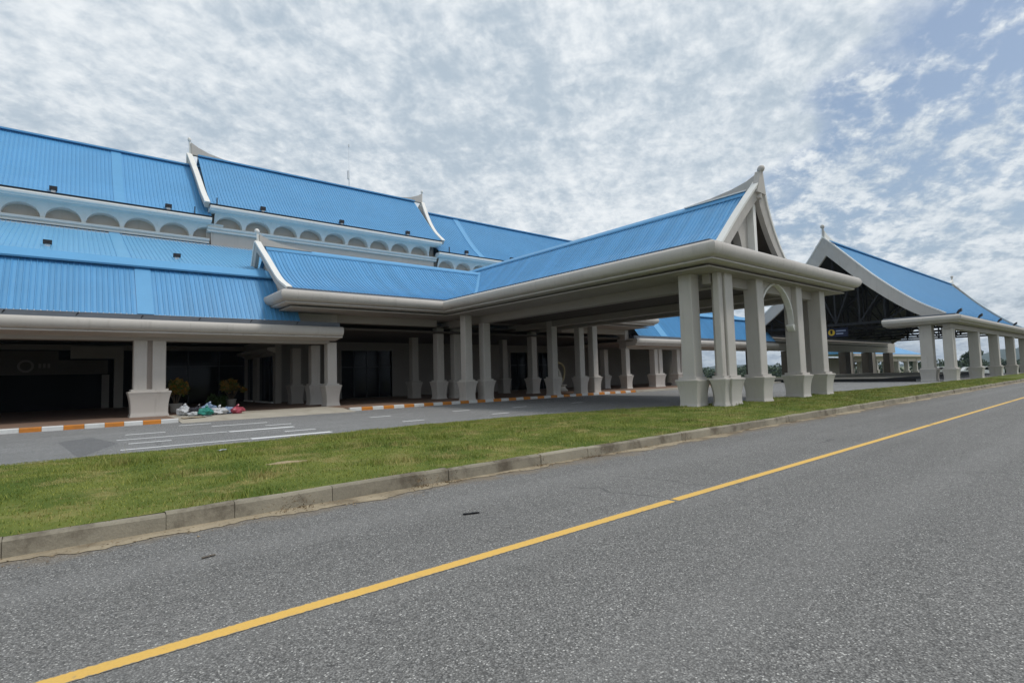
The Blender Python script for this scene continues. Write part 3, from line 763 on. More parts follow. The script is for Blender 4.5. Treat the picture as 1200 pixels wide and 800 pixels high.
# ================================================================== portico and porte-cochere
def portico():
    t = thing('entrance_portico', 'porte-cochere with tall pale columns, rolled cornice and steep blue gabled roof beside the verge', 'portico', (24.67, 19, .17))
    ZL = 6.25; CX = 24.67
    W0, E0, FY, PY, PX0, PX1 = 17.75, 31.6, 10.02, 27.7, 8.42, 39.0
    path = [(PX0, 32.2), (PX0, PY), (W0, PY), (W0, FY), (E0, FY), (E0, PY), (PX1, PY), (PX1, 32.2)]
    # the outside lies on the right-hand side of the path
    MBc = sweep(path, cornice_profile(ZL, .68, .40, .9)); MBc.build('cornice', 'paint', t, True)
    sweep(path, [(-.12, ZL-.02), (-.12, ZL+.12), (-.30, ZL+.12), (-.30, ZL-.02)]).build('flashing', 'flashing', t)
    # soffit and gutter deck (plan = T shape, built as butted slabs)
    for name, z0, z1, m, e in (('soffit', 5.40, 5.46, 'paint_darker', .3), ('gutter_deck', 6.02, 6.10, 'flashing', .5)):
        MB().box(W0+e, E0-e, FY+e, PY+e, z0, z1).box(PX0+e, PX1-e, PY+e, 32.2, z0, z1).build(name, m, t)
    # beams under the soffit
    bz0, bz1 = 4.98, 5.40
    for name, b in (('beam', (20.2, 20.75, 11.36, 32, bz0, bz1)), ('beam', (26.2, 26.8, 11.36, 32, bz0, bz1)), ('beam', (28.6, 29.15, 11.36, 32, bz0, bz1)), ('beam', (19.30, 30.05, 11.05, 11.35, bz0+.01, bz1)),
                    ('beam', (12.1, 18.84, 30.4, 31.0, bz0, bz1)), ('beam', (30.46, 38.4, 30.4, 31.0, bz0, bz1))):
        MB().box(*b).build('beam', 'paint_darker', t)
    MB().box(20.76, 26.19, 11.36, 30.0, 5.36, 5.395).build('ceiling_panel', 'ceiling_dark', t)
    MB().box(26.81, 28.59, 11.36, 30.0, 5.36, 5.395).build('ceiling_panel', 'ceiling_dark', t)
    for x0, x1 in ((8.9, 12.1), (38.46, 38.95)): MB().box(x0, x1, 30.42, 31.3, 4.4, 5.40).build('end_wall', 'paint', t)
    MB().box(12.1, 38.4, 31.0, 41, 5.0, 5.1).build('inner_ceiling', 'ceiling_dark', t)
    # roof over the driveway ----------------------------------------------------
    RZ = 9.95
    prof = smooth_profile([(0, 6.28), (2.35, 6.72), (4.35, 7.52), (6.85, RZ)], 9)
    cap = MB().rings([[(CX+x, y, z) for x, z in ((-.28, RZ-.22), (-.26, RZ-.12), (0, RZ+.10), (.26, RZ-.12), (.28, RZ-.22), (0, RZ))] for y in (11.95, 36)])
    roof = cap.build('roof', 'roof_blue_trim', t)
    pitch = .21
    me = panel_mesh('roof_panel', prof, pitch, 'roof_blue', .038)
    n = int((34.8-11.95)/pitch)
    for i in range(n):
        y = 11.95+i*pitch
        link('roof_panel', me, roof, (CX-6.85, y+pitch, 0), -math.pi/2)       # west slope
    east = ribbed_sheet(11.95, 34.8, prof, .42, 'roof_blue', .04); east.v = [(CX+6.85-r, y, z) for y, r, z in east.v]
    east.build('east_slope', 'roof_blue', roof)
    # portico cross roof ---------------------------------------------------------
    PZ = 9.42; RY = 32.7
    prof2 = smooth_profile([(PY+.12, 6.26), (PY+1.6, 6.88), (PY+3.2, 7.85), (RY, PZ)], 9)
    me2 = panel_mesh('roof_panel', prof2, .205, 'roof_blue', .038)
    back = [(2*RY-y, z) for y, z in prof2][::-1]
    cr = MB().rings([[(x, RY+y, z) for y, z in ((-.28, PZ-.20), (-.26, PZ-.10), (0, PZ+.10), (.26, PZ-.10), (.28, PZ-.2), (0, PZ))] for x in (8.75, 38.6)]).build('cross_roof', 'roof_blue_trim', t)
    x = 8.75
    while x < 24.6:
        link('roof_panel', me2, cr, (x, 0, 0)); x += .205
    ribbed_sheet(x, 38.6, prof2, .205, 'roof_blue', .038).build('front_slope', 'roof_blue', cr)
    ribbed_sheet(8.75, 38.6, back, .29, 'roof_blue').build('rear_slope', 'roof_blue', cr)
    vz = np.linspace(6.7, PZ-.15, 12); vu = CX-6.85+np.interp(vz, [p[1] for p in prof], [p[0] for p in prof]); vy = np.interp(vz, [p[1] for p in prof2], [p[0] for p in prof2])
    MB().rings([[(u-.10, y+.05, z+.075), (u+.04, y-.10, z+.075), (u+.03, y-.05, z-.02), (u-.05, y+.03, z-.02)] for u, y, z in zip(vu, vy, vz)]).build('valley_flashing', 'roof_blue_trim', cr)
    # pale blue conductor brackets along the eaves
    for y in (11.6, 14.2, 16.9, 19.6, 22.3, 25.0, 27.4): MB().bar((18.15, y, 6.40), (18.15, y+.42, 6.44), .06, .04).build('eave_bracket', 'roof_blue_pale', t)
    for x in (20, 22.2, 24.6, 27.0, 29.4): MB().bar((x, 10.3, 6.34), (x+.45, 10.3, 6.38), .06, .04).build('eave_bracket', 'flashing', t)
    # front gable ---------------------------------------------------------------
    gpts = smooth_profile([(0, RZ+.35), (1.22, 8.93), (2.5, 7.55), (4.0, 6.12)], 9)
    for s in (-1, 1):
        def tof(p, q, s=s):
            k = max(0, min(1, (p.y-7.0)/3.2)); return (CX+s*p.x, 11.95-.42*k*k-q, p.y)
        bargeboard(t, gpts, tof, .52, .24)
    finial(t, (CX, 11.45, 9.5), (CX, 11.22, 11.02), .11, 'paint')
    MB().prism([(-.42, 9.72), (.42, 9.72), (.10, 10.75), (-.10, 10.75)], lambda p, a: (CX+p[0], 11.40+a-.05*(p[1]-9.7), p[1]), -.14, .14).build('gable_peak', 'paint', t)
    pts = [(0, 9.98), (-.5, 10.72), (.15, 10.42), (.9, 10.24), (2.0, 10.10), (3.4, 10.04), (3.4, 9.98)]
    crest(t, pts, lambda p, a: (CX+a, 11.75+p[0], p[1]), .30, 'paint')
    MB().box(CX-.19, CX+.19, 11.9, 15.2, 9.975, 10.03).build('crest_trim', 'paint_white', t)
    for s in (-1, 1):
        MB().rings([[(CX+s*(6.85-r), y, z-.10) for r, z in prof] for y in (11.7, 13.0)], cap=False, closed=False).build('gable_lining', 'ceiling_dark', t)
    # wall in the gable: king post and pointed niches
    def pointed(x0, x1, z0, z1, n=8):
        c = (x0+x1)/2; L = []
        for i in range(n+1): a = i/n; L.append((x0+(c-x0)*(1-math.cos(a*math.pi/2)), z0+(z1-z0)*math.sin(a*math.pi/2)))
        for i in range(1, n+1): a = 1-i/n; L.append((x1-(x1-c)*(1-math.cos(a*math.pi/2)), z0+(z1-z0)*math.sin(a*math.pi/2)))
        return L
    for s in (-1,):
        niche = pointed(CX+s*.62, CX+s*1.85, 6.1, 8.05); wy = 11.98
        mb = MB()
        # fan the spandrel in strips between niche outline and gable outline
        nn = len(niche)
        for i in range(nn-1):
            a, b = niche[i], niche[i+1]
            def lift(p):
                d = abs(p[0]-CX); return (p[0], min(9.25, 9.25-(d-.14)*.955))
            ta, tb = lift(a), lift(b)
            mb.add([(a[0], wy, a[1]), (b[0], wy, b[1]), (tb[0], wy, tb[1]), (ta[0], wy, ta[1])], [(0, 1, 2, 3)])
            mb.add([(a[0], wy, a[1]), (b[0], wy, b[1]), (b[0], wy+.35, b[1]), (a[0], wy+.35, a[1])], [(0, 1, 2, 3)])
        x1, x2 = CX+s*.14, CX+s*.62
        mb.add([(x1, wy, 6.1), (x2, wy, 6.1), (x2, wy, 8.79), (x1, wy, 9.25)], [(0, 1, 2, 3)])
        x1, x2 = CX+s*1.85, CX+s*3.0
        mb.add([(x1, wy, 6.1), (x2, wy, 6.1), (x2, wy, 6.52), (x1, wy, 7.62)], [(0, 1, 2, 3)])
        mb.build('gable_wall', 'paint', t)
    MB().prism([(-3.2, 6.1), (3.2, 6.1), (2.6, 6.95), (0, 9.3), (-2.6, 6.95)], lambda p, a: (CX+p[0], 12.75+a, p[1]), 0, .1).build('gable_backing', 'wall_inner', t)
    MB().box(CX-.13, CX+.13, 11.66, 12.3, 6.1, 9.30).build('king_post', 'paint_white', t)
    # portico end gables ---------------------------------------------------------
    for gx, s in ((8.72, -1), (38.6, 1)):
        g2 = smooth_profile([(0, PZ+.22), (2.9, 7.22), (4.75, 6.32)], 9)
        for side in (-1, 1):
            def tof(p, q, side=side):
                k = max(0, min(1, (p.y-6.3)/3.2)); return (gx+s*(q+.3*k*k), RY+side*p.x, p.y)
            bargeboard(t, g2, tof, .40, .20)
        finial(t, (gx+s*.3, RY, 9.1), (gx+s*.42, RY, 10.45), .09)
        crest(t, [(0, PZ+.05), (0, 10.12), (.5, 9.88), (1.2, 9.70), (2.4, 9.55), (3.0, 9.47), (3.0, PZ+.05)], lambda p, a, gx=gx, s=s: (gx+s*(.3-p[0]), RY+a, p[1]), .24, 'paint')
        MB().prism([(-4.0, 6.1), (4.0, 6.1), (2.8, 7.1), (0, 9.2), (-2.8, 7.1)], lambda p, a: (gx-s*.3+a, RY+p[0], p[1]), -.08, .08).build('gable_wall', 'paint', t)
    # columns --------------------------------------------------------------------
    fz = .195
    top = 5.40
    for x, w in ((19.77, .60), (22.38, .60), (26.26, .62), (28.97, .62)): column(t, x, 10.66, fz, top, w, m='paint', ph=1.18)
    column(t, 19.42, 10.74, fz, top, .30, .26, ph=1.18)                     # slim half column beside the corner one
    for x in (18.80, 29.95): column(t, x, 11.55, fz-.05, top, .57, ph=1.21)
    for x in (18.80, 20.22, 26.17, 28.95, 30.42): column(t, x, 27.1, .165, 5.40, .53)
    for x in (19.45, 20.85, 28.10): column(t, x, 31.4, .165, 5.05, .55)
    for x in (19.55, 28.05): column(t, x, 35.0, .165, 5.05, .52, m='paint_darker')  # back row darker: shade under the roof put into the colour
    # pointed arch brackets between the two middle columns
    for x0, s in ((22.98, 1), (26.26, -1)):
        a, h, z0, y0, y1 = 1.60, 1.80, 3.58, 10.90, 11.04; r = (a*a+h*h)/(2*a); n = 12
        curve = [(x0+s*(a-a*i/n), z0+math.sqrt(max(0, r*r-(a*i/n+r-a)**2))) for i in range(n+1)]       # apex -> springing
        br = MB().prism([(x0, 5.40), (x0+s*a, 5.40)]+curve, lambda p, q: (p[0], q, p[1]), y0, y1).build('arch_bracket', 'paint', t)
        MB().rings([[(x, y0-.06, z-.02), (x, y1+.06, z-.02), (x-s*.06, y1+.06, z+.05), (x-s*.06, y0-.06, z+.05)] for x, z in curve]).build('arch_moulding', 'paint_white', br)
        MB().rings([[(x0+s*a_, b, z) for a_, b in ((-.02, y0-.09), (q, y0-.09), (q, y1+.09), (-.02, y1+.09))] for q, z in ((.03, z0-.26), (.12, z0-.18), (.20, z0-.06), (.20, z0), (.12, z0+.06))]).build('corbel', 'paint_white', br)
    return t
portico()

# ================================================================== open hall beyond the porte-cochere
def hall():
    t = thing('open_hall', 'huge open-sided hall with curved blue gable roof on dark steel trusses and a front colonnade', 'hall', (80, 22, 0))
    GX, RY, RZ, EX = 64.3, 22.5, 15.35, 119
    # roof: sagging curve from ridge to eave
    half = smooth_profile([(12.7, 6.10), (15.2, 7.75), (18.6, 10.9), (RY, RZ)], 12)
    back = [(2*RY-y, z) for y, z in half][::-1]
    mb = ribbed_sheet(GX, EX, half, .76, 'roof_blue', .025); b2 = ribbed_sheet(GX, EX, back, .76, 'roof_blue', .025); mb.add(b2.v, b2.f)
    roof = mb.build('roof', 'roof_blue', t)
    MB().bar((GX, RY, RZ+.07), (EX, RY, RZ+.07), .5, .12).build('ridge_cap', 'roof_blue_trim', roof)
    under = [(y, z-.12) for y, z in half]+[(y, z-.12) for y, z in back]
    mb = MB().rings([[(x, y, z) for y, z in under] for x in (GX+.3, EX-.3)], cap=False, closed=False); mb.build('roof_lining', 'steel_dark', roof)
    # gable boards and finials
    rel = [(RY-y, z+.25) for y, z in half][::-1]
    for gx, s in ((GX, -1), (EX, 1)):
        for side in (-1, 1):
            def tof(p, q, side=side):
                k = max(0, min(1, (p.y-11)/4.5)); return (gx+s*(q+1.0*k*k), RY+side*p.x, p.y)
            bargeboard(t, rel, tof, 1.25, .30)
        finial(t, (gx+s*.8, RY, 15.0), (gx+s*1.25, RY, 17.05), .14, 'paint')
        crest(t, [(0, RZ+.1), (0, 16.35), (.8, 15.95), (2.0, 15.65), (3.6, 15.5), (3.6, RZ+.1)], lambda p, a, gx=gx, s=s: (gx+s*(1.1-p[0]), RY+a, p[1]), .34, 'paint_white')
    # trusses
    import bisect
    ys = [y for y, z in half]; zs = [z for y, z in half]
    def roof_z(y): return float(np.interp(RY-abs(y-RY), ys, zs))-.35
    for gx in [GX+.9+9.05*i for i in range(7)]:
        tr = MB().bar((gx, 12.9, 6.15), (gx, 32.1, 6.15), .30, .26).build('truss', 'steel_dark', t)
        nodes = [13.2+2.325*i for i in range(9)]
        for a, b in zip(nodes[:-1], nodes[1:]): MB().bar((gx, a, roof_z(a)), (gx, b, roof_z(b)), .24, .24).build('top_chord', 'steel_dark', tr)
        for i, y in enumerate(nodes[1:-1], 1):
            MB().bar((gx, y, 6.2), (gx, y, roof_z(y)), .18).build('post', 'steel_dark', tr)
            yn = nodes[i+1] if y < RY-.1 else nodes[i-1]
            if abs(y-RY) > .2: MB().bar((gx, yn, 6.25), (gx, y, roof_z(y)), .15).build('web', 'steel_dark', tr)
    for y in [13.8+1.55*i for i in range(12)]:
        MB().bar((GX+.4, y, roof_z(y)+.22), (EX-.4, y, roof_z(y)+.22), .12, .14).build('purlin', 'steel_dark', t)
    for z in (5.05, 5.5): MB().bar((GX+.5, 32.4, z), (EX-.5, 32.4, z), .10).build('tie_rail', 'steel_dark', t)
    for z in (5.45, 5.85): MB().bar((GX+.5, 13.4, z), (EX-.5, 13.4, z), .14).build('tie_rail', 'steel_dark', t)
    # colonnade and its rolled cornice
    C0, CY = 60.4, 11.15
    path = [(C0, 16.8), (C0, CY), (124, CY)]
    sweep(path, cornice_profile(5.92, .62, .40, 1.2)).build('cornice', 'paint', t, True)
    sweep(path, [(-.15, 5.90), (-.15, 6.06), (-.35, 6.06), (-.35, 5.90)]).build('flashing', 'flashing', t)
    MB().box(C0+.9, 124, CY+.9, 13.2, 5.18, 5.4).box(C0+.9, 62.6, 13.2, 16.8, 5.18, 5.4).build('soffit', 'paint_darker', t)
    MB().box(C0+.5, 124, CY+.5, 13.6, 5.84, 5.90).box(C0+.5, 63.0, 13.6, 16.8, 5.84, 5.90).build('gutter_deck', 'flashing', t)
    MB().box(61.0, 124, 11.75, 12.35, 4.75, 5.18).build('beam', 'paint_darker', t)
    column_pair(t, 61.15, 62.25, 61.62, 61.80, 11.75, .0, 4.8, .72, ph=1.25)
    for x in (72.0, 82.4, 92.9, 103.4, 113.9): column(t, x, 11.75, .0 if x < 104 else -.2, 4.8, .85, ph=1.25)
    column(t, 61.25, 13.25, .0, 5.2, .95, ph=1.25)
    # dark curved roof lamps along the front eave
    for x in (66.5, 76, 87, 98, 109.5):
        MB().rings([[(x+dx, y, z) for dx, y, z in ((-.25, 12.2+o, zz-.12), (.25, 12.2+o, zz-.12), (.25, 12.2+o, zz+.12), (-.25, 12.2+o, zz+.12))] for o, zz in ((.2, 5.95), (.12, 6.3), (-.05, 6.62), (-.3, 6.78))]).build('eave_lamp', 'dark_metal', t)
    # rear screen: deep grey beam on dark piers
    MB().box(64, 123.5, 32.6, 33.1, 3.95, 5.75).build('rear_beam', 'paint', t)
    MB().box(64, 123.5, 32.7, 33.0, 5.752, 6.6).build('dark_gap_sheet', 'steel_dark', t)  # added sheet: darkness of the gap under the trusses painted on
    for x in (66.5, 76.5, 87.2, 97.4, 108.0, 119.6):
        MB().box(x, x+2.1, 32.55, 33.6, fall(x)-.1, 3.95).build('rear_pier', 'ceiling_dark', t)
    for x in (80.5, 91.5, 102.3, 113.5): MB().box(x, x+.5, 33.15, 33.6, fall(x)-.1, 3.95).build('rear_post', 'wall_tan', t)
    MB().box(60.9, 104, 17.2, 33.6, -.05, .36).build('floor_slab', 'platform_concrete', t)
    MB().box(60.7, 60.895, 14.6, 33.6, -.05, .34).box(60.895, 104, 17.0, 17.195, -.05, .34).build('floor_kerb', 'flat_black', t)  # kerb faces given one flat near-black colour
hall()

def far_pavilion():
    t = thing('far_pavilion', 'small pale pavilion with blue curved roof standing beyond the open hall', 'building', (140, 38, -1.2))
    e0, e1, y0, y1, zr = 112., 160., 36.5, 49.5, 7.6
    MB().add([(e0,y0,4.0),(e1,y0,4.0),(e1,y1,4.0),(e0,y1,4.0),(e0,43,zr),(e1-11,43,zr),(e1-7,y0+3.0,5.6),(e1-7,y1-3.0,5.6)], [(0,1,6,5,4),(1,2,7,6),(2,3,4,5,7),(5,6,7),(0,4,3),(0,3,2,1)]).build('roof', 'roof_blue', t)
    MB().rings([[(x, y, z) for y, z in ((36.2, 3.2), (35.9, 3.5), (36.0, 3.9), (36.8, 3.95), (36.8, 3.1))] for x in (e0, e1+.5)]).build('cornice', 'paint', t)
    MB().box(112, 163, 36.9, 37.4, 2.4, 3.15).build('beam', 'wall_tan', t)
    for x in range(113, 163, 7):
        column(t, x, 36.8, fall(x)-.2, 3.1, .8, ph=1.5)
    for x0, x1 in ((116, 124), (133, 140), (150, 158)): MB().box(x0, x1, 42, 42.4, fall(x0)-.5, 3.4).build('back_wall', 'wall_tan', t)
    return t
far_pavilion()

def hanging_sign():
    t = thing('hanging_sign', 'dark blue hanging sign with a round yellow symbol under the hall trusses', 'sign', (66, 24, 5.2))
    a = at_x(960, 396, 66); yy = lambda px: at_x(px, 390, 66).y; zz = lambda py: at_x(975, py, 66).z
    y1, y0 = yy(966.5), yy(994); z0, z1 = zz(395), zz(385)
    p = MB().box(65.95, 66.05, y0, y1, z0, z1).build('panel', 'sign_blue', t)
    c = Vector((65.93, yy(974.8), (zz(393.5)+zz(386))/2)); r = (zz(386.2)-zz(393.4))/2
    MB().rings([[(x, c.y+r*math.cos(q*math.pi/12), c.z+r*math.sin(q*math.pi/12)) for q in range(24)] for x in (65.90, 65.945)]).build('roundel', 'sign_yellow', p)
    MB().box(65.88, 65.899, c.y-.10, c.y+.10, c.z-r*.5, c.z+r*.2).build('symbol', 'flat_black', p)
    MB().rings([[(x, c.y+.13*math.cos(q*math.pi/6), c.z+r*.38+.13*math.sin(q*math.pi/6)) for q in range(12)] for x in (65.88, 65.899)]).build('symbol', 'flat_black', p)
    for k, (b, w) in enumerate(((388.0, .96), (391.2, .7))):
        MB().box(65.93, 65.945, yy(980+12*w), yy(980), zz(b+1.0), zz(b-.6)).build('lettering_line', 'sign_white', p)
    for y in (y0+.2, y1-.2): MB().bar((66, y, z1), (66, y, 6.1), .04).build('hanger', 'steel_dark', t)
hanging_sign()

# ================================================================== parked vehicles far off
def pickup(x, y, z, rot, label, body='car_white', van=False):
    t = thing('parked_pickup' if not van else 'parked_van', label, 'pickup' if not van else 'van', (x, y, z), None)
    Lh, W = 2.6, .92
    if van: prof = [(-2.3,.35),(-2.3,1.0),(-2.2,1.85),(-1.9,1.98),(1.0,1.98),(1.55,1.65),(1.9,1.15),(2.35,1.0),(2.4,.35)]
    else: prof = [(-2.6,.45),(-2.6,1.05),(-.75,1.08),(-.6,1.70),(-.4,1.78),(.7,1.78),(1.0,1.68),(1.45,1.12),(2.45,1.0),(2.55,.45)]
    mb = MB(); rings = []
    for s, ins in ((-W, .10), (-W+.06, 0), (W-.06, 0), (W, .10)):
        rings.append([(px*(1-.02*(ins > 0)), s*(1-.14*max(0, pz-1.05)), pz-(ins*.3 if pz > .6 else -ins*.3)) for px, pz in prof])
    mb.rings(rings)
    def place(o):
        o.rotation_euler = (0, 0, rot); o.location = (x, y, z); attach(o, t); return o
    b = place(mb.build('body', body, None, True))
    for s in (-1, 1):
        win = [(-.42,1.16),(-.34,1.66),(.62,1.66),(1.05,1.18)] if not van else [(-1.9,1.2),(-1.9,1.8),(.9,1.8),(1.5,1.25)]
        place(MB().rings([[(a, s*(W*(1-.14*max(0, c-1.05))+o), c) for a, c in win] for o in (-.02, .012)]).build('side_window', 'glass_dark'))
    ws = [(1.08,1.58),(1.36,1.2)] if not van else [(1.60,1.62),(1.90,1.2)]
    place(MB().add([(ws[0][0], -.72, ws[0][1]), (ws[0][0], .72, ws[0][1]), (ws[1][0], .80, ws[1][1]), (ws[1][0], -.80, ws[1][1])], [(0, 1, 2, 3)]).build('windscreen', 'glass_dark'))
    for wx in (-1.6, 1.6):
        for s in (-1, 1):
            w = MB().rings([[(wx+.36*math.cos(q*math.pi/8), s*(W-.2+o), .36+.36*math.sin(q*math.pi/8)) for q in range(16)] for o in (0, .22)]).build('wheel', 'rubber'); place(w)
            h = MB().rings([[(wx+.2*math.cos(q*math.pi/6), s*(W+.02+o), .36+.2*math.sin(q*math.pi/6)) for q in range(12)] for o in (0, .015)]).build('rim', 'white_metal'); h.rotation_euler = (0, 0, rot); h.location = (x, y, z); attach(h, w)
    for s in (-1, 1):
        place(MB().box(2.40 if van else 2.47, 2.44 if van else 2.54, s*.62-.14, s*.62+.14, .78, .92).build('headlight', 'white_metal'))
    return t
def far_ground(px, py, dist):
    d = ray(px, py); k = dist/math.hypot(d.x, d.y); return Vector((d.x*k, d.y*k, CAM_H+d.z*k))
for px, dist, rot, lab, van in ((1106, 140, 1.9, 'white pickup parked in the open beyond the corner columns of the hall', False), (1137, 150, 2.1, 'white pickup parked under the hills, framed by the second and third hall columns', False),
                           (1160, 158, 2.0, 'white van parked far beyond the hall colonnade on open ground', True)):
    q = far_ground(px, 441, dist); x = q.x; y = q.y
    pickup(x, y, fall(x)-.06, rot, lab, 'car_white', van)
q = far_ground(873, 448, 64)
pickup(q.x+3, 37.5, .165, .2, 'white van parked in the shade behind the porte-cochere columns', 'car_white', True)

# ================================================================== hills and far wood
def hills():
    mb = MB(); n = 420; rows = []
    az0, az1 = R(-60), R(130)
    for k, (dist, scale) in enumerate(((2400, 0), (2700, .55), (3100, 1.0), (3700, .5))):
        row = []
        for i in range(n+1):
            a = az0+(az1-az0)*i/n; deg = math.degrees(a)
            h = 22+9*math.sin(deg*.13+1.)+7*math.sin(deg*.31+.4)+3*math.sin(deg*.83)
            h += 62*math.exp(-((deg-84.4)/2.3)**2)+30*math.exp(-((deg-81.4)/1.2)**2)
            h = max(12, h)*scale*(1+.04*math.sin(i*1.7+k)+.03*math.sin(i*3.1))
            row.append((dist*math.sin(a), dist*math.cos(a), h-6))
        rows.append(row)
    mb.rings(rows, cap=False, closed=False); structure(mb.build('hills', 'hill_forest', None, True))
hills()
def leaf_cloud(cx, cy, cz, rx, ry, rz, n, size, V):
    p = rng.normal(0, 1, (n, 3)); p /= np.linalg.norm(p, axis=1)[:, None]; p *= (rng.random((n, 1))**.45)
    c = p*np.array([rx, ry, rz])+np.array([cx, cy, cz])
    a = rng.normal(0, 1, (n, 3)); a /= np.linalg.norm(a, axis=1)[:, None]; b = rng.normal(0, 1, (n, 3)); b -= a*(a*b).sum(1)[:, None]; b /= np.linalg.norm(b, axis=1)[:, None]
    s = size*rng.uniform(.6, 1.3, (n, 1))
    V.append(np.stack([c-a*s-b*s*.5, c+a*s-b*s*.3, c+a*s*.3+b*s*.8], 1))
def tri_mesh(name, V, m):
    V = np.concatenate(V); N = len(V); me = bpy.data.meshes.new(name); me.vertices.add(3*N); me.loops.add(3*N); me.polygons.add(N)
    me.vertices.foreach_set('co', V.ravel()); me.loops.foreach_set('vertex_index', np.arange(3*N)); me.polygons.foreach_set('loop_start', np.arange(0, 3*N, 3)); me.polygons.foreach_set('loop_total', np.full(N, 3))
    me.update(); me.validate(); me.materials.append(MATS[m]); return me
def wood():
    V = []
    for i in range(150):
        a = R(rng.uniform(40, 86)); d = rng.uniform(330, 460); h = rng.uniform(4, 8.5)
        x, y = d*math.sin(a), d*math.cos(a); leaf_cloud(x, y, fall(x)+h*.5, rng.uniform(4, 8), rng.uniform(4, 8), h*.55, 220, .9, V)
    o = stuff(link('wood', tri_mesh('wood', V, 'leaf_tree'))); tag(o, 'far belt of dark green trees below the blue hills', 'trees')
    for px, d, h, lab in ((1140, 300, 11, 'broad dark tree rising above the far wood beyond the hall columns'), (1000, 240, 8, 'rounded dark tree seen through the openings behind the hall'), (1064, 260, 9, 'dark tree beside the far pale pavilion')):
        q = far_ground(px, 430, d); z0 = fall(q.x)-.1
        t = thing('broad_tree', lab, 'tree', (q.x, q.y, z0))
        mb = MB(); mb.lathe([(.45, 0), (.3, h*.4), (.16, h*.7)], (q.x, q.y, z0), 8)
        for k in range(5):
            an = k*1.26; mb.bar((q.x, q.y, z0+h*.42), (q.x+2*math.cos(an), q.y+2*math.sin(an), z0+h*.72), .18)
        mb.build('trunk', 'bark', t); W = []
        for k in range(9):
            an = rng.uniform(0, 6.3); rr = rng.uniform(0, 3.2); leaf_cloud(q.x+rr*math.cos(an), q.y+rr*math.sin(an), z0+h*rng.uniform(.55, .95), 2.0, 2.0, 1.2, 260, .5, W)
        link('crown', tri_mesh('crown', W, 'leaf_tree'), t)
wood()

# ================================================================== plants, rubbish and litter
def potted(px, py, h, w, label, m='leaf_croton', n=700, y=None, hedge=False):
    q = at_z(px, py, .165)
    if y: q = at_y(px, py, y); q.z = .165
    t = thing('potted_shrub', label, 'plant', q)
    MB().lathe([(.20, 0), (.24, .05), (.27, .3), (.31, .42), (.31, .46), (.27, .46), (.25, .40)], q, 16).build('pot', 'pot', t, True)
    st = MB()
    for k in range(9):
        a = k*.7; st.bar((q.x+.05*math.cos(a), q.y+.05*math.sin(a), q.z+.38), (q.x+w*.6*math.cos(a), q.y+w*.5*math.sin(a), q.z+h*.75), .025)
    st.build('stem', 'bark', t); V = []
    for k in range(16):
        a = rng.uniform(0, 6.3); r = w*rng.uniform(.1, .85); leaf_cloud(q.x+r*math.cos(a), q.y+r*.7*math.sin(a), q.z+h*(.45+.5*(1-.75*(r/w)**2)*rng.uniform(.4, 1.05)), .22, .22, .2, n//16, .12, V)
    link('foliage', tri_mesh('foliage', V, m), t)
    if hedge:
        V = []
        for k in range(12): leaf_cloud(q.x-rng.uniform(.2, 1.3), q.y+rng.uniform(-.4, .4), q.z+rng.uniform(.2, .6), .3, .3, .25, 60, .08, V)
        link('lower_foliage', tri_mesh('lower_foliage', V, 'leaf_green'), t)
potted(206, 481, 1.75, .62, 'orange-leaved potted shrub standing right behind the paired-column pedestal', y=33.6)
potted(271, 471, 1.75, .95, 'wide yellow-leaved potted shrub in front of the dark recessed glazing', y=37.5, hedge=True)

def bag(x, y, r, sx, sy, sz, m, label, knot=True, seed=0, group=None, name='plastic_bag'):
    """crumpled bag: a noisy squashed blob with a tied neck"""
    r *= .86; rr = np.random.default_rng(seed); mb = MB(); n, k = 26, 14; rings = []; ph = rr.uniform(0, 6.3, 8)
    z0 = .168 if y > 27.5 else .05
    for j in range(k+1):
        th = math.pi*j/k; ring = []
        for i in range(n):
            a = 2*math.pi*i/n
            d = 1+.16*math.sin(3*a+ph[0]+2*th)+.11*math.sin(5*a+ph[1]-3*th)+.10*math.sin(7*th+ph[2]+2*a)+.08*rr.uniform(-1, 1)
            ring.append((x+r*sx*d*math.sin(th)*math.cos(a), y+r*sy*d*math.sin(th)*math.sin(a), z0+max(.0, r*sz*(1+d*math.cos(math.pi-th)))*.8))
        rings.append(ring)
    mb.rings(rings)
    o = mb.build(name, m, None)
    t = o
    if knot:
        e = thing(name, label, 'bag', (x, y, z0), group); attach(o, e); o.name = 'body'
        zt = z0+r*sz*1.55
        MB().rings([[(x+q*math.cos(i*1.047)+dx, y+q*math.sin(i*1.047), zt+zz) for i in range(6)] for q, zz, dx in ((.08, -.10, 0), (.03, .02, .01), (.07, .10, .03), (.02, .16, .06))]).build('knot', m, e)
        return e
    tag(o, label, 'bag', group); return o
G = 'rubbish heaped on the ramp'
bag(4.28, 29.3, .34, 1.0, .9, .9, 'plastic_white', 'white rubbish bag with a tall tied neck leaning against the pedestal', True, 1, G)
bag(4.80, 29.0, .36, 1.2, .9, .75, 'plastic_black', 'black rubbish bag half buried in the middle of the heap', True, 2, G)
bag(5.0, 28.25, .31, 1.1, .9, .78, 'plastic_green', 'green rubbish bag at the front of the heap', True, 3, G)
bag(5.25, 28.95, .36, 1.0, .9, .95, 'plastic_blue', 'pale blue rubbish bag standing tall in the heap', True, 4, G)
bag(5.55, 28.35, .33, 1.25, .9, .68, 'plastic_white', 'white rubbish bag lying between the green and the red bag', True, 5, G)
bag(5.95, 28.6, .30, 1.2, .9, .75, 'plastic_blue', 'blue and grey rubbish bag lying behind the red bag', False, 6, G)
bag(6.35, 28.4, .30, 1.2, .9, .72, 'plastic_red', 'red rubbish bag at the outer end of the heap', True, 7, G)
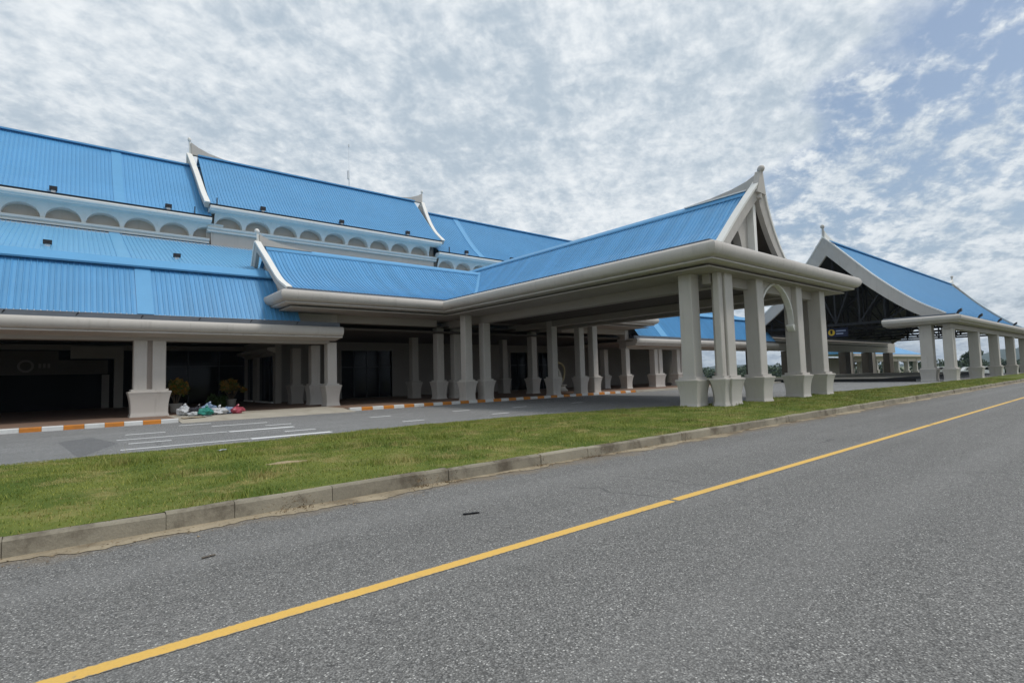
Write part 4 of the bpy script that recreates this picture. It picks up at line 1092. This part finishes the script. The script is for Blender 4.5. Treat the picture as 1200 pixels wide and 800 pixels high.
bag(4.55, 28.4, .22, 1.3, .9, .6, 'plastic_white', 'small crumpled white bag lying in front of the black bag', False, 8, G)
bag(6.0, 29.3, .26, 1.5, .9, .6, 'plastic_black', 'flat black rubbish bag lying at the back of the heap', False, 9, G)
def card(x, y, z, a, b, rot, m, label, name='cardboard_sheet', cat='cardboard', tilt=.08):
    c, s = math.cos(rot), math.sin(rot); mb = MB()
    top = []; 
    for i in range(4):
        for j in range(3):
            u, v = (i/3-.5)*a, (j/2-.5)*b; top.append((x+u*c-v*s, y+u*s+v*c, z+.012+tilt*a*.25*math.sin(i*1.3+j)**2))
    f = [(i*3+j, (i+1)*3+j, (i+1)*3+j+1, i*3+j+1) for i in range(3) for j in range(2)]
    mb.add(top, f); mb.add([(p[0], p[1], p[2]-.008) for p in top], [q[::-1] for q in f])
    return tag(mb.build(name, m), label, cat)
card(4.35, 27.25, .15, .9, .45, .12, 'cardboard', 'flattened cardboard sheet lying on the ramp edge before the bags')
card(4.9, 27.5, .17, .45, .3, .5, 'plastic_white', 'white foam sheet lying on the ramp beside the cardboard', 'foam_sheet', 'litter')
vx, vy = 2.58, 12.84
card(vx, vy, float(verge_z(vx, vy))+.03, .17, .10, .5, 'plastic_white', 'small white scrap of paper lying in the verge grass', 'paper_scrap', 'litter', .2)
card(3.68, 5.26, .002, .20, .035, -.35, 'rubber', 'short black rubber strip lying on the asphalt near the yellow line', 'rubber_strip', 'litter', .05)
card(1.05, 5.75, .002, .12, .02, .2, 'bark', 'small brown twig lying on the asphalt', 'twig', 'litter', .03)

def ornament():
    q = at_y(655, 456, 33.0); t = thing('round_ornament', 'pale round pointed ornament on a stone base behind the portico columns', 'ornament', (q.x, 33, .165))
    MB().lathe([(.75, 0), (.8, .1), (.62, .22), (.55, .42), (.7, .5), (.7, .56)], (q.x, 33, .165), 20).build('base', 'stone_pale', t, True)
    rings = []
    for i in range(25):
        a = 2*math.pi*i/24; r = .72; c = Vector((q.x+r*math.sin(a)*(1-.25*math.cos(a)), 33, .165+.55+.95+.95*(-math.cos(a))))
        d = Vector((math.sin(a), 0, -math.cos(a))); rings.append([c+d*.09*math.cos(k*math.pi/3)+Vector((0, .09*math.sin(k*math.pi/3), 0)) for k in range(6)])
    MB().rings(rings).build('ring', 'gold', t, True)
    MB().lathe([(.28, .5), (.34, .9), (.22, 1.5), (.05, 1.95)], (q.x, 33, .165), 12).build('core', 'stone_pale', t, True)
ornament()

# ================================================================== air
def haze():
    m = bpy.data.materials.new('haze'); m.use_nodes = True; n = m.node_tree.nodes; n.clear()
    o = n.new('ShaderNodeOutputMaterial'); v = n.new('ShaderNodeVolumePrincipled')
    v.inputs['Color'].default_value = (.72, .84, .97, 1); v.inputs['Density'].default_value = .00017; v.inputs['Anisotropy'].default_value = .2
    m.node_tree.links.new(v.outputs[0], o.inputs['Volume']); MATS['haze'] = m
    stuff(MB().box(-4600, 4600, -4600, 4600, -6, 130).build('haze', 'haze'))
haze()

def debris():
    # dry roots and weeds at the kerb joints, leaf litter washed against the kerb
    V = []; spots = [(2.2, .16), (2.35, .2), (4.05, .1), (4.2, .16), (4.58, .14), (6.5, .12), (7.75, .2), (8.45, .3), (9.7, .25), (11, .2), (12.4, .4), (14, .4), (16.6, .5), (19, .5)]
    for cx, sp in spots:
        n = 110; x = rng.normal(cx, sp*.8, n); y = 7.11-np.abs(rng.normal(0, .07, n)); z = np.where(rng.random(n) < .35, rng.uniform(.02, .17, n), .006)
        a = rng.uniform(0, 6.3, n); L = rng.uniform(.02, .08, n); w = rng.uniform(.003, .007, n)*(1+np.abs(x)/12)
        p0 = np.c_[x, y, z]; V.append(np.stack([p0+np.c_[w, 0*w, 0*w], p0-np.c_[w, 0*w, 0*w], p0+np.c_[np.cos(a)*L*.7, -np.abs(np.sin(a))*L*.5, rng.uniform(-.3, .8, n)*L]], 1))
    tag(stuff(link('dry_weeds', tri_mesh('dry_weeds', V, 'dry_leaf'))), 'brown dry weeds and roots clinging to the kerb joints', 'weeds')
    n = 1500; x = rng.uniform(-2, 30, n); y = 7.1-np.abs(rng.normal(0, .22, n)); a = rng.uniform(0, 6.3, n); L = rng.uniform(.006, .024, n)
    p0 = np.c_[x, y, np.full(n, .009)]; d = np.c_[np.cos(a), np.sin(a), 0*a]; q = np.c_[-np.sin(a), np.cos(a), 0*a+.2]
    V = [np.stack([p0-d*L[:, None], p0+d*L[:, None], p0+q*(L*.8)[:, None]], 1)]
    tag(stuff(link('leaf_litter', tri_mesh('leaf_litter', V, 'dry_leaf'))), 'scattered dry leaf litter on the asphalt along the kerb', 'litter')
leaf_mat('dry_leaf', (.10, .065, .035), (.30, .21, .11))
debris()
